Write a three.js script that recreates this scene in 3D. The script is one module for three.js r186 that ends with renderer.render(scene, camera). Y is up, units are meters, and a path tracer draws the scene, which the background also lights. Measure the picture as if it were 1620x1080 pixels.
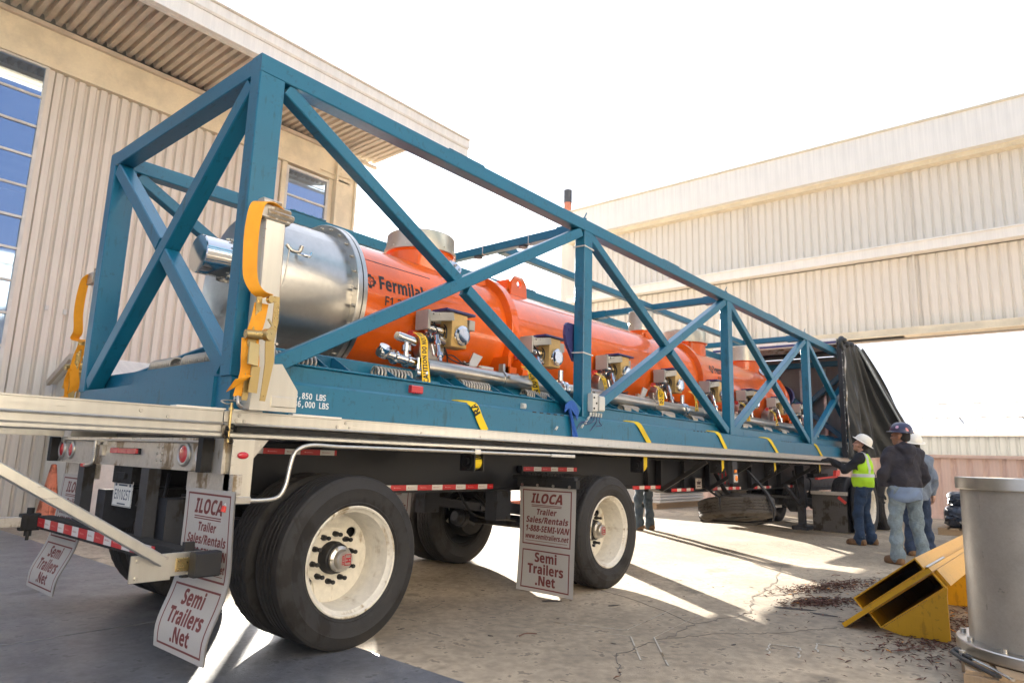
import * as THREE from 'three';
import { FontLoader } from 'three/addons/loaders/FontLoader.js';
import { mergeGeometries, toCreasedNormals, mergeVertices } from 'three/addons/utils/BufferGeometryUtils.js';

// ---------------------------------------------------------------- camera, sky, sun, exposure
const scene = new THREE.Scene();
const V = (x, y, z) => new THREE.Vector3(x, y, z);
const camera = new THREE.PerspectiveCamera(53.98, 1024 / 682, 0.05, 800);
{
  const yaw = 0.7026, pitch = 0.1734, roll = 0.0307;
  const fw = V(Math.cos(yaw) * Math.cos(pitch), Math.sin(pitch), -Math.sin(yaw) * Math.cos(pitch));
  const right = V(Math.sin(yaw), 0, Math.cos(yaw));
  const up = right.clone().cross(fw);
  camera.position.set(0, 1.16, 0);
  camera.up.copy(up.multiplyScalar(Math.cos(roll)).addScaledVector(right, -Math.sin(roll)));
  camera.lookAt(camera.position.clone().add(fw));
  camera.focus = 4.6; camera.userData.fStop = 4.5;
}
const SUN = V(0.611, 0.196, -0.7935).normalize();
const EXPOSURE = 6.6;
const renderer = new THREE.WebGLRenderer({ antialias: true });
renderer.toneMapping = THREE.LinearToneMapping;
renderer.toneMappingExposure = EXPOSURE;
renderer.shadowMap.enabled = true;
{
  // clear winter morning: deep blue away from the sun, pale towards it and along the horizon
  const W = 512, H = 256, d = new Float32Array(W * H * 4), p = V(0, 0, 0);
  for (let j = 0; j < H; j++) for (let i = 0; i < W; i++) {
    const th = ((j + 0.5) / H - 0.5) * Math.PI, ph = ((i + 0.5) / W - 0.5) * 2 * Math.PI;
    p.set(Math.cos(th) * Math.cos(ph), Math.sin(th), Math.cos(th) * Math.sin(ph));
    const c = p.dot(SUN), g = Math.acos(Math.max(-1, Math.min(1, c)));
    const h = Math.max(0, p.y);
    const hor = Math.exp(-h * 4.2);                       // pale band at the horizon
    const glow = 0.36 * Math.exp(-g * 1.5) + 1.1 * Math.exp(-g * g * 26) + 0.075 * (1 + c);
    let r = 0.05 + 0.085 * hor + glow * 1.0, gg = 0.085 + 0.075 * hor + glow * 0.985, b = 0.155 + 0.05 * hor + glow * 0.95;
    const k = (j * W + i) * 4;
    if (p.y < 0) { r = r * 0.6; gg = gg * 0.58; b = b * 0.5; }
    d[k] = r * 0.72; d[k + 1] = gg * 0.72; d[k + 2] = b * 0.74; d[k + 3] = 1;
  }
  const t = new THREE.DataTexture(d, W, H, THREE.RGBAFormat, THREE.FloatType);
  t.mapping = THREE.EquirectangularReflectionMapping; t.magFilter = t.minFilter = THREE.LinearFilter; t.needsUpdate = true;
  scene.background = t; scene.environment = t;
}
const sun = new THREE.DirectionalLight(new THREE.Color(1, 0.93, 0.82), 5);
sun.position.copy(SUN).multiplyScalar(60).add(V(8, 0, -4)); sun.target.position.set(8, 0, -4);
sun.castShadow = true; sun.shadow.mapSize.set(4096, 4096);
Object.assign(sun.shadow.camera, { left: -30, right: 30, top: 25, bottom: -25, near: 1, far: 140 });
sun.shadow.radius = 1;
scene.add(sun, sun.target);
scene.fog = new THREE.FogExp2(new THREE.Color(1, 0.97, 0.92), 0.0011);

// ---------------------------------------------------------------- random numbers, textures, materials
let seed = 12345;
const rnd = () => { seed = (seed * 1664525 + 1013904223) >>> 0; return seed / 4294967296; };
const rr = (a, b) => a + (b - a) * rnd();
const lerp = (a, b, t) => a + (b - a) * t, clamp = (x, a = 0, b = 1) => Math.max(a, Math.min(b, x));
const smooth = (a, b, x) => { const t = clamp((x - a) / (b - a)); return t * t * (3 - 2 * t); };
function lattice(n, s) { const a = new Float32Array(n * n); let q = s * 7919 + 17; for (let i = 0; i < n * n; i++) { q = (q * 1664525 + 1013904223) >>> 0; a[i] = q / 4294967296; } return a; }
function fbm(size, cells, oct, s, sx = 1, sy = 1) {   // tiling value noise, 0..1
  const out = new Float32Array(size * size); let amp = 1, tot = 0;
  for (let o = 0; o < oct; o++) {
    const n = cells << o, L = lattice(n, s + o * 31);
    const nx = Math.max(1, Math.round(n * sx)), ny = Math.max(1, Math.round(n * sy));
    for (let j = 0; j < size; j++) {
      const y = j / size * ny, y0 = Math.floor(y), fy = y - y0, wy = fy * fy * (3 - 2 * fy);
      for (let i = 0; i < size; i++) {
        const x = i / size * nx, x0 = Math.floor(x), fx = x - x0, wx = fx * fx * (3 - 2 * fx);
        const at = (a, b) => L[(b % ny % n) * n + (a % nx % n)];
        out[j * size + i] += amp * lerp(lerp(at(x0, y0), at(x0 + 1, y0), wx), lerp(at(x0, y0 + 1), at(x0 + 1, y0 + 1), wx), wy);
      }
    }
    tot += amp; amp *= 0.55;
  }
  for (let i = 0; i < out.length; i++) out[i] /= tot;
  return out;
}
function tex(size, fn, srgb, metres) {
  const d = new Uint8Array(size * size * 4);
  for (let k = 0; k < size * size; k++) { const c = fn(k, k % size, (k / size) | 0); d[k * 4] = clamp(c[0]) * 255; d[k * 4 + 1] = clamp(c[1]) * 255; d[k * 4 + 2] = clamp(c[2]) * 255; d[k * 4 + 3] = 255; }
  const t = new THREE.DataTexture(d, size, size); t.wrapS = t.wrapT = THREE.RepeatWrapping; t.magFilter = THREE.LinearFilter; t.minFilter = THREE.LinearMipmapLinearFilter; t.generateMipmaps = true;
  if (srgb) t.colorSpace = THREE.SRGBColorSpace;
  t.repeat.set(1 / metres, 1 / metres); t.needsUpdate = true; return t;
}
const again = (t, metres, my = metres) => { const c = t.clone(); c.repeat.set(1 / metres, 1 / my); c.needsUpdate = true; return c; };
const N1 = fbm(512, 4, 6, 1), N2 = fbm(512, 8, 6, 2), N3 = fbm(512, 64, 3, 3), STREAK = fbm(512, 8, 4, 4, 8, 0.25), BR = fbm(512, 8, 4, 5, 0.25, 16);
const TX = {
  grime: tex(512, (k) => { const v = 0.9 + 0.1 * smooth(0.2, 0.7, N1[k]) + 0.05 * (N3[k] - 0.5); return [v, v * 0.992, v * 0.975]; }, true, 1.7),
  dirt: tex(512, (k) => { const a = smooth(0.52, 0.66, N2[k] * 0.75 + STREAK[k] * 0.25); const v = 0.95 + 0.1 * (N3[k] - 0.5); return [lerp(v, 0.62, a), lerp(v, 0.55, a), lerp(v, 0.45, a)]; }, true, 1.1),
  scuff: tex(512, (k, i, j) => { const s = N3[k] > 0.66 && N1[(k * 3) % 262144] > 0.5 ? 0.9 : 1, a = smooth(0.6, 0.7, N2[k] * 0.55 + STREAK[k] * 0.45), b = smooth(0.7, 0.78, BR[k]); const v = (0.93 + 0.07 * N1[k]) * s; return [lerp(v, 0.78, a * 0.7) + b * 0.05, lerp(v, 0.76, a * 0.7) + b * 0.05, lerp(v, 0.72, a * 0.7) + b * 0.05]; }, true, 1.3),
  streak: tex(512, (k) => { const v = 0.9 + 0.1 * STREAK[k] + 0.05 * (N1[k] - 0.5); return [v, v * 0.99, v * 0.965]; }, true, 2.3),
  rough: tex(512, (k) => { const v = 0.55 + 0.45 * N1[k] + 0.2 * (N3[k] - 0.5); return [v, v, v]; }, false, 0.9),
  brushed: tex(512, (k) => { const v = 0.6 + 0.45 * BR[k] + 0.12 * (N1[k] - 0.5); return [v, v, v]; }, false, 0.8),
  fine: tex(512, (k) => [N3[k], N3[k], N3[k]], false, 0.35),
  lumps: tex(512, (k) => [N2[k], N2[k], N2[k]], false, 0.5),
};
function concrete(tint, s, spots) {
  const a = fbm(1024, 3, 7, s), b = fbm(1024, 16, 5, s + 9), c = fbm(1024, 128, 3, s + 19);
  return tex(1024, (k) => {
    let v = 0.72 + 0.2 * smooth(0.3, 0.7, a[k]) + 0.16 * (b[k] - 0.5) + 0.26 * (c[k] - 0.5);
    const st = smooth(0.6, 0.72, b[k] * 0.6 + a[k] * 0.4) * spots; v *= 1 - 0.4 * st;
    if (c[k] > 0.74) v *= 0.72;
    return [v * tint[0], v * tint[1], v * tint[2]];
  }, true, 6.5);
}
const lin = (r, g, b) => new THREE.Color().setRGB(r, g, b);
const std = (c, o = {}) => new THREE.MeshStandardMaterial({ color: c, ...o });
const phy = (c, o = {}) => new THREE.MeshPhysicalMaterial({ color: c, ...o });
const M = {
  ground: std(lin(1, 1, 1), { map: concrete([0.82, 0.735, 0.615], 41, 0.8), roughness: 0.9, bumpMap: again(TX.fine, 0.3), bumpScale: 0.002 }),
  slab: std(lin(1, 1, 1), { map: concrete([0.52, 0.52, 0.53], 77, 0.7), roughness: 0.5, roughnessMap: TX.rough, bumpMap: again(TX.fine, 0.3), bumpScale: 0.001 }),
  crack: std(lin(0.17, 0.145, 0.12), { roughness: 1 }),
  chalk: std(lin(0.52, 0.46, 0.37), { roughness: 1, map: TX.dirt }),
  stain: std(lin(0.07, 0.055, 0.045), { roughness: 0.8, map: TX.grime }),
  siding: std(lin(0.77, 0.72, 0.66), { map: TX.streak, roughness: 0.6 }),
  sidingB: std(lin(0.8, 0.755, 0.68), { map: TX.streak, roughness: 0.6 }),
  band: std(lin(0.82, 0.73, 0.55), { map: TX.grime, roughness: 0.6, bumpMap: again(TX.fine, 0.2), bumpScale: 0.0015 }),
  soffit: std(lin(0.66, 0.57, 0.46), { map: TX.grime, roughness: 0.6 }),
  trimWhite: std(lin(0.92, 0.9, 0.86), { map: again(TX.streak, 3), roughness: 0.5 }),
  windowFrame: std(lin(0.7, 0.69, 0.66), { map: TX.grime, roughness: 0.45 }),
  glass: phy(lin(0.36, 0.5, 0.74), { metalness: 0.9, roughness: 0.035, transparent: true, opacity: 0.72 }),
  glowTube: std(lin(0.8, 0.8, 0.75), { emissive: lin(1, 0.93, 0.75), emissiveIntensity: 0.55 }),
  roof: std(lin(0.3, 0.28, 0.25), { roughness: 0.9, map: TX.grime }),
  greyPanel: std(lin(0.44, 0.48, 0.51), { map: TX.streak, roughness: 0.6 }),
  pink: std(lin(0.7, 0.5, 0.43), { map: TX.streak, roughness: 0.65 }),
  blue: std(lin(0.005, 0.14, 0.24), { map: TX.scuff, roughness: 0.36, bumpMap: again(TX.lumps, 0.7), bumpScale: 0.0008 }),
  orange: phy(lin(0.87, 0.135, 0.003), { map: again(TX.grime, 2.6), roughness: 0.4, specularIntensity: 0.4, clearcoat: 0.85, clearcoatRoughness: 0.06, bumpMap: again(TX.lumps, 1.4), bumpScale: 0.0012 }),
  bracket: std(lin(0.55, 0.52, 0.47), { metalness: 0.25, roughness: 0.5, map: TX.grime }),
  steel: std(lin(0.62, 0.6, 0.57), { metalness: 1, roughness: 0.42, roughnessMap: TX.brushed, map: TX.grime }),
  portCap: std(lin(0.62, 0.54, 0.44), { metalness: 0.6, roughness: 0.42, roughnessMap: TX.brushed, map: TX.grime }),
  polished: std(lin(0.72, 0.71, 0.69), { metalness: 1, roughness: 0.16, roughnessMap: TX.rough }),
  alu: std(lin(0.68, 0.665, 0.63), { metalness: 0.88, roughness: 0.4, roughnessMap: TX.brushed, map: TX.streak }),
  aluDirty: std(lin(0.6, 0.56, 0.5), { metalness: 0.6, roughness: 0.55, map: TX.dirt, roughnessMap: TX.rough }),
  bolt: std(lin(0.5, 0.47, 0.42), { metalness: 0.9, roughness: 0.4 }),
  black: std(lin(0.012, 0.012, 0.014), { roughness: 0.5, map: TX.grime }),
  blackDull: std(lin(0.02, 0.019, 0.018), { roughness: 0.85, map: TX.dirt }),
  darkSteel: std(lin(0.045, 0.047, 0.055), { roughness: 0.5, metalness: 0.3, map: TX.dirt }),
  rubber: std(lin(0.024, 0.022, 0.021), { roughness: 0.72, map: TX.dirt, bumpMap: again(TX.fine, 0.2), bumpScale: 0.0006 }),
  rubberWorn: std(lin(0.075, 0.065, 0.055), { roughness: 0.9, map: TX.dirt }),
  rim: std(lin(0.8, 0.74, 0.62), { roughness: 0.4, map: again(TX.dirt, 1.6) }),
  flapGrey: std(lin(0.1, 0.09, 0.08), { roughness: 0.85, map: TX.dirt }),
  red: phy(lin(0.5, 0.012, 0.02), { roughness: 0.25, clearcoat: 0.8 }),
  redPaint: std(lin(0.62, 0.045, 0.03), { roughness: 0.5 }),
  amber: phy(lin(0.9, 0.25, 0.02), { roughness: 0.25, clearcoat: 0.8 }),
  strapY: std(lin(0.85, 0.36, 0.01), { roughness: 0.7, bumpMap: again(TX.brushed, 0.03), bumpScale: 0.0008, map: TX.grime, side: THREE.DoubleSide }),
  zinc: std(lin(0.5, 0.37, 0.16), { metalness: 0.85, roughness: 0.38, roughnessMap: TX.rough }),
  gold: std(lin(0.78, 0.52, 0.2), { metalness: 0.4, roughness: 0.45, map: TX.grime }),
  lidBlue: std(lin(0.045, 0.045, 0.15), { roughness: 0.4 }),
  yellow: phy(lin(0.7, 0.35, 0.008), { roughness: 0.5, specularIntensity: 0.5, map: TX.scuff, clearcoat: 0.25, clearcoatRoughness: 0.3 }),
  wood: std(lin(0.4, 0.28, 0.17), { roughness: 0.85, map: again(TX.streak, 0.4, 2) }),
  cone: std(lin(0.68, 0.2, 0.09), { roughness: 0.6, map: TX.dirt }),
  tarp: phy(lin(0.014, 0.015, 0.014), { roughness: 0.42, side: THREE.DoubleSide, map: TX.grime, bumpMap: again(TX.lumps, 0.8), bumpScale: 0.012 }),
  ceil: std(lin(0.33, 0.3, 0.28), { roughness: 0.8, map: TX.streak }),
  rope: std(lin(0.5, 0.45, 0.38), { metalness: 0.7, roughness: 0.5 }),
  plastic: std(lin(0.58, 0.57, 0.53), { roughness: 0.5 }),
  blueCloth: std(lin(0.02, 0.1, 0.4), { roughness: 0.7, side: THREE.DoubleSide, bumpMap: again(TX.lumps, 0.15), bumpScale: 0.01 }),
  coneWhite: std(lin(0.7, 0.67, 0.6), { map: TX.grime, roughness: 0.6 }),
  leaf: std(lin(0.16, 0.075, 0.05), { roughness: 0.9, side: THREE.DoubleSide }),
};

// ---------------------------------------------------------------- geometry helpers (world coordinates unless said)
const taken = {};
const numbered = (n) => { const k = taken[n] = (taken[n] ?? -1) + 1; return k ? n + '_' + String(k).padStart(3, '0') : n; };
function thing(name, label, category, base = [0, 0, 0], group) {
  const o = new THREE.Group(); o.name = numbered(name); o.position.set(...base); scene.add(o);
  o.userData = { label, category }; if (group) o.userData.group = group; return o;
}
function boxUV(g) {
  const p = g.attributes.position, uv = new Float32Array(p.count * 2);
  for (let i = 0; i < p.count; i += 3) {
    const ax = p.getX(i), ay = p.getY(i), az = p.getZ(i), bx = p.getX(i + 1) - ax, by = p.getY(i + 1) - ay, bz = p.getZ(i + 1) - az, cx = p.getX(i + 2) - ax, cy = p.getY(i + 2) - ay, cz = p.getZ(i + 2) - az;
    const nx = Math.abs(by * cz - bz * cy), ny = Math.abs(bz * cx - bx * cz), nz = Math.abs(bx * cy - by * cx);
    for (let k = i; k < i + 3; k++) {
      const x = p.getX(k), y = p.getY(k), z = p.getZ(k);
      if (nx >= ny && nx >= nz) { uv[k * 2] = z; uv[k * 2 + 1] = y; } else if (ny >= nz) { uv[k * 2] = x; uv[k * 2 + 1] = z; } else { uv[k * 2] = x; uv[k * 2 + 1] = y; }
    }
  }
  g.setAttribute('uv', new THREE.BufferAttribute(uv, 2));
}
function merge(list, own) {
  const gs = (Array.isArray(list) ? list.flat(3) : [list]).map((g) => {
    let q = g.index ? g.toNonIndexed() : g.clone();
    for (const k of Object.keys(q.attributes)) if (!['position', 'normal', 'uv'].includes(k)) q.deleteAttribute(k);
    if (!q.attributes.normal) q.computeVertexNormals();
    if (!q.attributes.uv) q.setAttribute('uv', new THREE.BufferAttribute(new Float32Array(q.attributes.position.count * 2), 2));
    return q;
  });
  const g = gs.length > 1 ? mergeGeometries(gs) : gs[0];
  if (!own) boxUV(g);
  return g;
}
const inv = new THREE.Matrix4();
function add(parent, name, list, mat, o = {}) {          // world-space geometry becomes a mesh under parent
  const g = merge(list, o.uv);
  parent.updateWorldMatrix(true, false); g.applyMatrix4(inv.copy(parent.matrixWorld).invert());
  const m = new THREE.Mesh(g, mat); m.name = name; m.castShadow = m.receiveShadow = true;
  if (o.label) m.userData.label = o.label;
  if (o.kind) m.userData.kind = o.kind;
  parent.add(m); return m;
}
function put(parent, name, g, mat, x, y, z, ry = 0) {    // shared geometry placed in the parent's own axes
  const m = new THREE.Mesh(g, mat); m.name = name; m.position.set(x, y, z); m.rotation.y = ry; m.castShadow = m.receiveShadow = true; parent.add(m); return m;
}
function whole(name, label, category, base, list, mat, o = {}) {   // a thing of one mesh
  const g = merge(list, o.uv); g.translate(-base[0], -base[1], -base[2]);
  const m = new THREE.Mesh(g, mat); m.name = numbered(name); m.position.set(...base); m.castShadow = m.receiveShadow = true;
  m.userData = { label, category }; if (o.group) m.userData.group = o.group; if (o.kind) m.userData.kind = o.kind; scene.add(m); return m;
}
function struct(name, list, mat, o = {}) { const m = new THREE.Mesh(merge(list, o.uv), mat); m.name = name; m.userData = { kind: 'structure' }; m.receiveShadow = m.castShadow = true; scene.add(m); return m; }
const A = (p) => p.isVector3 ? p : V(...p);
function frameOf(dir, up) {
  const d = dir.clone().normalize(); let u = A(up ?? (Math.abs(d.y) > 0.95 ? [1, 0, 0] : [0, 1, 0])).clone();
  u.addScaledVector(d, -u.dot(d)).normalize(); const s = d.clone().cross(u).normalize(); return [d, u, s];
}
function sweep(pts, prof, up, caps = true, closed = true) {   // prof: [[side, up], ...]; sharp edges
  const P = pts.map(A), rings = [];
  for (let i = 0; i < P.length; i++) {
    const t = P[Math.min(i + 1, P.length - 1)].clone().sub(P[Math.max(i - 1, 0)]);
    const [, u, s] = frameOf(t, Array.isArray(up) && Array.isArray(up[0]) ? up[i] : up);
    rings.push(prof.map(([a, b]) => P[i].clone().addScaledVector(s, a).addScaledVector(u, b)));
  }
  const v = [], tri = (a, b, c) => v.push(a.x, a.y, a.z, b.x, b.y, b.z, c.x, c.y, c.z), n = prof.length;
  for (let i = 0; i + 1 < rings.length; i++) for (let k = 0; k < (closed ? n : n - 1); k++) {
    const a = rings[i][k], b = rings[i][(k + 1) % n], c = rings[i + 1][(k + 1) % n], d = rings[i + 1][k];
    tri(a, d, c); tri(a, c, b);
  }
  if (caps) {
    const f = THREE.ShapeUtils.triangulateShape(prof.map(([a, b]) => new THREE.Vector2(a, b)), []);
    const e = rings[rings.length - 1];
    for (const [a, b, c] of f) { tri(rings[0][a], rings[0][b], rings[0][c]); tri(e[a], e[c], e[b]); }
  }
  const g = new THREE.BufferGeometry(); g.setAttribute('position', new THREE.Float32BufferAttribute(v, 3)); return orient(g);
}
function orient(g) {                                      // outward faces for a closed, unindexed shape
  const p = g.attributes.position.array; let vol = 0;
  for (let i = 0; i < p.length; i += 9) vol += p[i] * (p[i + 4] * p[i + 8] - p[i + 5] * p[i + 7]) + p[i + 1] * (p[i + 5] * p[i + 6] - p[i + 3] * p[i + 8]) + p[i + 2] * (p[i + 3] * p[i + 7] - p[i + 4] * p[i + 6]);
  if (vol < 0) for (const k of Object.keys(g.attributes)) { const a = g.attributes[k].array, n = g.attributes[k].itemSize; for (let i = 0; i < a.length; i += 3 * n) for (let j = 0; j < n; j++) { const t = a[i + n + j]; a[i + n + j] = a[i + 2 * n + j]; a[i + 2 * n + j] = t; } }
  g.computeVertexNormals(); return g;
}
const rect = (w, h, c = 0) => c ? [[-w / 2 + c, -h / 2], [w / 2 - c, -h / 2], [w / 2, -h / 2 + c], [w / 2, h / 2 - c], [w / 2 - c, h / 2], [-w / 2 + c, h / 2], [-w / 2, h / 2 - c], [-w / 2, -h / 2 + c]] : [[-w / 2, -h / 2], [w / 2, -h / 2], [w / 2, h / 2], [-w / 2, h / 2]];
const bar = (a, b, w, h = w, c = 0, up) => sweep([a, b], rect(w, h, c), up);
const box = (x0, x1, y0, y1, z0, z1, c = 0) => bar([x0, (y0 + y1) / 2, (z0 + z1) / 2], [x1, (y0 + y1) / 2, (z0 + z1) / 2], z1 - z0, y1 - y0, c, [0, 1, 0]);
function cyl(a, b, r0, r1 = r0, seg = 20, open = false) {
  const p = A(a), q = A(b), d = q.clone().sub(p), g = new THREE.CylinderGeometry(r1, r0, d.length(), seg, 1, open);
  g.applyQuaternion(new THREE.Quaternion().setFromUnitVectors(V(0, 1, 0), d.clone().normalize())); g.translate((p.x + q.x) / 2, (p.y + q.y) / 2, (p.z + q.z) / 2); return g;
}
function lathe(prof, at, axis, seg = 48, crease = 0.5, start = 0, len = Math.PI * 2) {   // prof: [[radius, along axis], ...]
  let g = new THREE.LatheGeometry(prof.map(([r, t]) => new THREE.Vector2(Math.max(r, 1e-4), t)), seg, start, len);
  g = toCreasedNormals(g, crease);
  g.applyQuaternion(new THREE.Quaternion().setFromUnitVectors(V(0, 1, 0), A(axis).clone().normalize())); g.translate(...A(at).toArray()); return g;
}
const tube = (pts, r, seg = 24, rs = 8) => new THREE.TubeGeometry(new THREE.CatmullRomCurve3(pts.map(A)), seg, r, rs, false);
function ribbon(pts, w, wd, t = 0.003) {                 // a strap: width vector wd, thickness t; uv u across 0..1, v along in units of the width
  const C = new THREE.CatmullRomCurve3(pts.map(A)), n = pts.length * 6, v = [], uv = [], L = C.getLength() / w;
  const W = (Array.isArray(wd[0]) ? wd : [wd]).map((q) => A(q).clone().normalize());
  const ring = (i) => { const p = C.getPoint(i / n), tg = C.getTangent(i / n); const f = i / n * (W.length - 1), k = Math.min(Math.floor(f), W.length - 2); const s = (W.length > 1 ? W[k].clone().lerp(W[k + 1], f - k) : W[0].clone()).normalize(); const nn = tg.clone().cross(s).normalize().multiplyScalar(t / 2); s.multiplyScalar(w / 2); return [p.clone().sub(s).add(nn), p.clone().add(s).add(nn), p.clone().add(s).sub(nn), p.clone().sub(s).sub(nn)]; };
  let a = ring(0);
  for (let i = 0; i < n; i++) {
    const b = ring(i + 1), v0 = i / n * L, v1 = (i + 1) / n * L;
    for (const [p, q, u0, u1] of [[0, 1, 0, 1], [1, 2, 1, 1], [2, 3, 1, 0], [3, 0, 0, 0]]) {
      for (const [P, uu, vv] of [[a[p], u0, v0], [a[q], u1, v0], [b[q], u1, v1], [a[p], u0, v0], [b[q], u1, v1], [b[p], u0, v1]]) { v.push(P.x, P.y, P.z); uv.push(uu, vv); }
    }
    a = b;
  }
  const g = new THREE.BufferGeometry(); g.setAttribute('position', new THREE.Float32BufferAttribute(v, 3)); g.setAttribute('uv', new THREE.Float32BufferAttribute(uv, 2)); return orient(g);
}
function plate(pts, axis, at, t) {                       // polygon [[p, q], ...] across one axis, extruded by t: axis x -> (z, y), y -> (x, z), z -> (x, y)
  const P = pts.map(([p, q]) => axis === 'x' ? V(at, q, p) : axis === 'y' ? V(p, at, q) : V(p, q, at));
  const D = axis === 'x' ? V(t, 0, 0) : axis === 'y' ? V(0, t, 0) : V(0, 0, t), Q = P.map((p) => p.clone().add(D));
  const f = THREE.ShapeUtils.triangulateShape(pts.map(([a, b]) => new THREE.Vector2(a, b)), []), v = [], tri = (a, b, c) => v.push(a.x, a.y, a.z, b.x, b.y, b.z, c.x, c.y, c.z);
  for (const [a, b, c] of f) { tri(P[a], P[b], P[c]); tri(Q[a], Q[c], Q[b]); }
  for (let i = 0; i < P.length; i++) { const k = (i + 1) % P.length; tri(P[i], Q[i], Q[k]); tri(P[i], Q[k], P[k]); }
  const g = new THREE.BufferGeometry(); g.setAttribute('position', new THREE.Float32BufferAttribute(v, 3)); return orient(g);
}
function grid(nu, nv, f) {                               // parametric sheet with uv 0..1
  const g = new THREE.PlaneGeometry(1, 1, nu, nv), p = g.attributes.position, uv = g.attributes.uv;
  for (let i = 0; i < p.count; i++) { const q = f(uv.getX(i), uv.getY(i)); p.setXYZ(i, q[0], q[1], q[2]); }
  g.computeVertexNormals(); return g;
}
function print(w, h, draw) {                             // canvas texture for lettering
  const c = document.createElement('canvas'); c.width = w; c.height = h; const x = c.getContext('2d'); draw(x, w, h);
  const t = new THREE.CanvasTexture(c); t.colorSpace = THREE.SRGBColorSpace; t.anisotropy = 8; return t;
}
const decal = (t) => std(lin(1, 1, 1), { map: t, transparent: true, alphaTest: 0.45, roughness: 0.6 });

const FONT = await new FontLoader().loadAsync('fonts/droid/droid_sans_bold.typeface.json');
function bold(x, str, cx, y, size, maxW, slant = 0, align = 0.5) {   // bold lettering drawn from the font's outlines
  const shapes = FONT.generateShapes(str, size); let w = 0;
  for (const s of shapes) for (const p of s.getPoints(4)) w = Math.max(w, p.x);
  const k = maxW && w > maxW ? maxW / w : 1;
  x.save(); x.transform(k, 0, slant, -1, cx - w * k * align, y); x.beginPath();
  for (const s of shapes) for (const path of [s.getPoints(5), ...s.holes.map((h) => h.getPoints(5))]) { path.forEach((p, i) => i ? x.lineTo(p.x, p.y) : x.moveTo(p.x, p.y)); x.closePath(); }
  x.fill('evenodd'); x.lineWidth = size * 0.05; x.strokeStyle = x.fillStyle; x.lineJoin = 'round'; x.stroke(); x.restore();
}

// ================================================================ the setting
{
  const g = new THREE.PlaneGeometry(400, 400, 1, 1); g.rotateX(-Math.PI / 2); g.translate(60, 0, -20);
  struct('ground', g, M.ground);
  // rear slab of smoother bluish concrete, a sheet with a joint at its edge
  const top = [];
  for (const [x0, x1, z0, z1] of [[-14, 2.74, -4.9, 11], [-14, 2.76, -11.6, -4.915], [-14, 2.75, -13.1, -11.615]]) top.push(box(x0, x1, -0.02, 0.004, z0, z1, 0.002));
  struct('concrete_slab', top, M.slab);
  const line = (pts, w, y, jit) => {                     // a thin wandering line lying on the ground
    const out = []; let fine = [];
    for (let i = 0; i + 1 < pts.length; i++) { const n = jit ? 9 : 1; for (let k = 0; k < n; k++) { const t = k / n; fine.push([lerp(pts[i][0], pts[i + 1][0], t) + (k ? rr(-jit, jit) : 0), lerp(pts[i][1], pts[i + 1][1], t) + (k ? rr(-jit, jit) : 0)]); } }
    fine.push(pts[pts.length - 1]);
    for (let i = 0; i + 1 < fine.length; i++) { const ww = w * rr(0.6, 1.3); out.push(sweep([[fine[i][0], y, fine[i][1]], [fine[i + 1][0], y, fine[i + 1][1]]], rect(ww, 0.002), [0, 1, 0])); }
    return out;
  };
  struct('ground_crack', [
    ...line([[3.35, -2.0], [3.8, -2.3], [4.35, -2.25], [4.9, -2.3], [5.6, -2.15], [6.3, -2.4], [7.2, -2.5], [8.6, -2.9]], 0.004, 0.0035, 0.028),
    ...line([[4.35, -2.25], [4.75, -2.05], [5.1, -1.75], [5.6, -1.5]], 0.0035, 0.0035, 0.02),
    ...line([[6.3, -2.4], [7.0, -2.0], [8.2, -1.9], [9.6, -1.5]], 0.005, 0.0035, 0.03),
    ...line([[4.9, -2.3], [5.3, -3.0], [5.9, -4.6]], 0.0035, 0.0035, 0.02),
  ], M.crack);
  struct('chalk_mark', [
    ...line([[4.15, -3.05], [4.35, -2.55], [5.3, -2.65]], 0.008, 0.0037, 0), ...line([[4.05, -2.92], [4.22, -2.44], [3.78, -2.12]], 0.008, 0.0037, 0),
    ...line([[5.2, -2.4], [4.32, -2.32], [3.8, -1.95]], 0.008, 0.0037, 0), ...line([[4.5, -1.62], [4.75, -1.7], [4.8, -1.52], [4.55, -1.45]], 0.012, 0.0037, 0.01), ...line([[4.78, -1.4], [5.0, -1.48], [5.02, -1.3]], 0.012, 0.0037, 0.01),
  ], M.chalk);
  const blob = (x, z, a, b, turn) => { const sh = new THREE.Shape(), n = 26, c = Math.cos(turn), s = Math.sin(turn); for (let i = 0; i < n; i++) { const t = i / n * 6.2832, q = rr(0.65, 1.15), u = Math.cos(t) * a * q, v = Math.sin(t) * b * q; i ? sh.lineTo(x + u * c - v * s, z + u * s + v * c) : sh.moveTo(x + u * c - v * s, z + u * s + v * c); } const g = new THREE.ExtrudeGeometry(sh, { depth: 0.0015, bevelEnabled: false }); g.rotateX(Math.PI / 2); g.translate(0, 0.0045, 0); return g; };
  const spots = [blob(4.75, -3.5, 0.1, 0.035, 0.6), blob(6.05, -1.95, 0.16, 0.035, 1.2), blob(6.0, -1.7, 0.11, 0.03, 1.5), blob(5.85, -1.5, 0.06, 0.025, 1.4), blob(5.0, -3.05, 0.06, 0.02, 0.4)];
  for (let i = 0; i < 32; i++) { const x = rr(2.9, 8.5), z = rr(-4.4, -1.1); spots.push(blob(x, z, rr(0.006, 0.028), rr(0.004, 0.011), rr(0, 3))); }
  struct('ground_stain', spots, M.stain);
}
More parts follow.
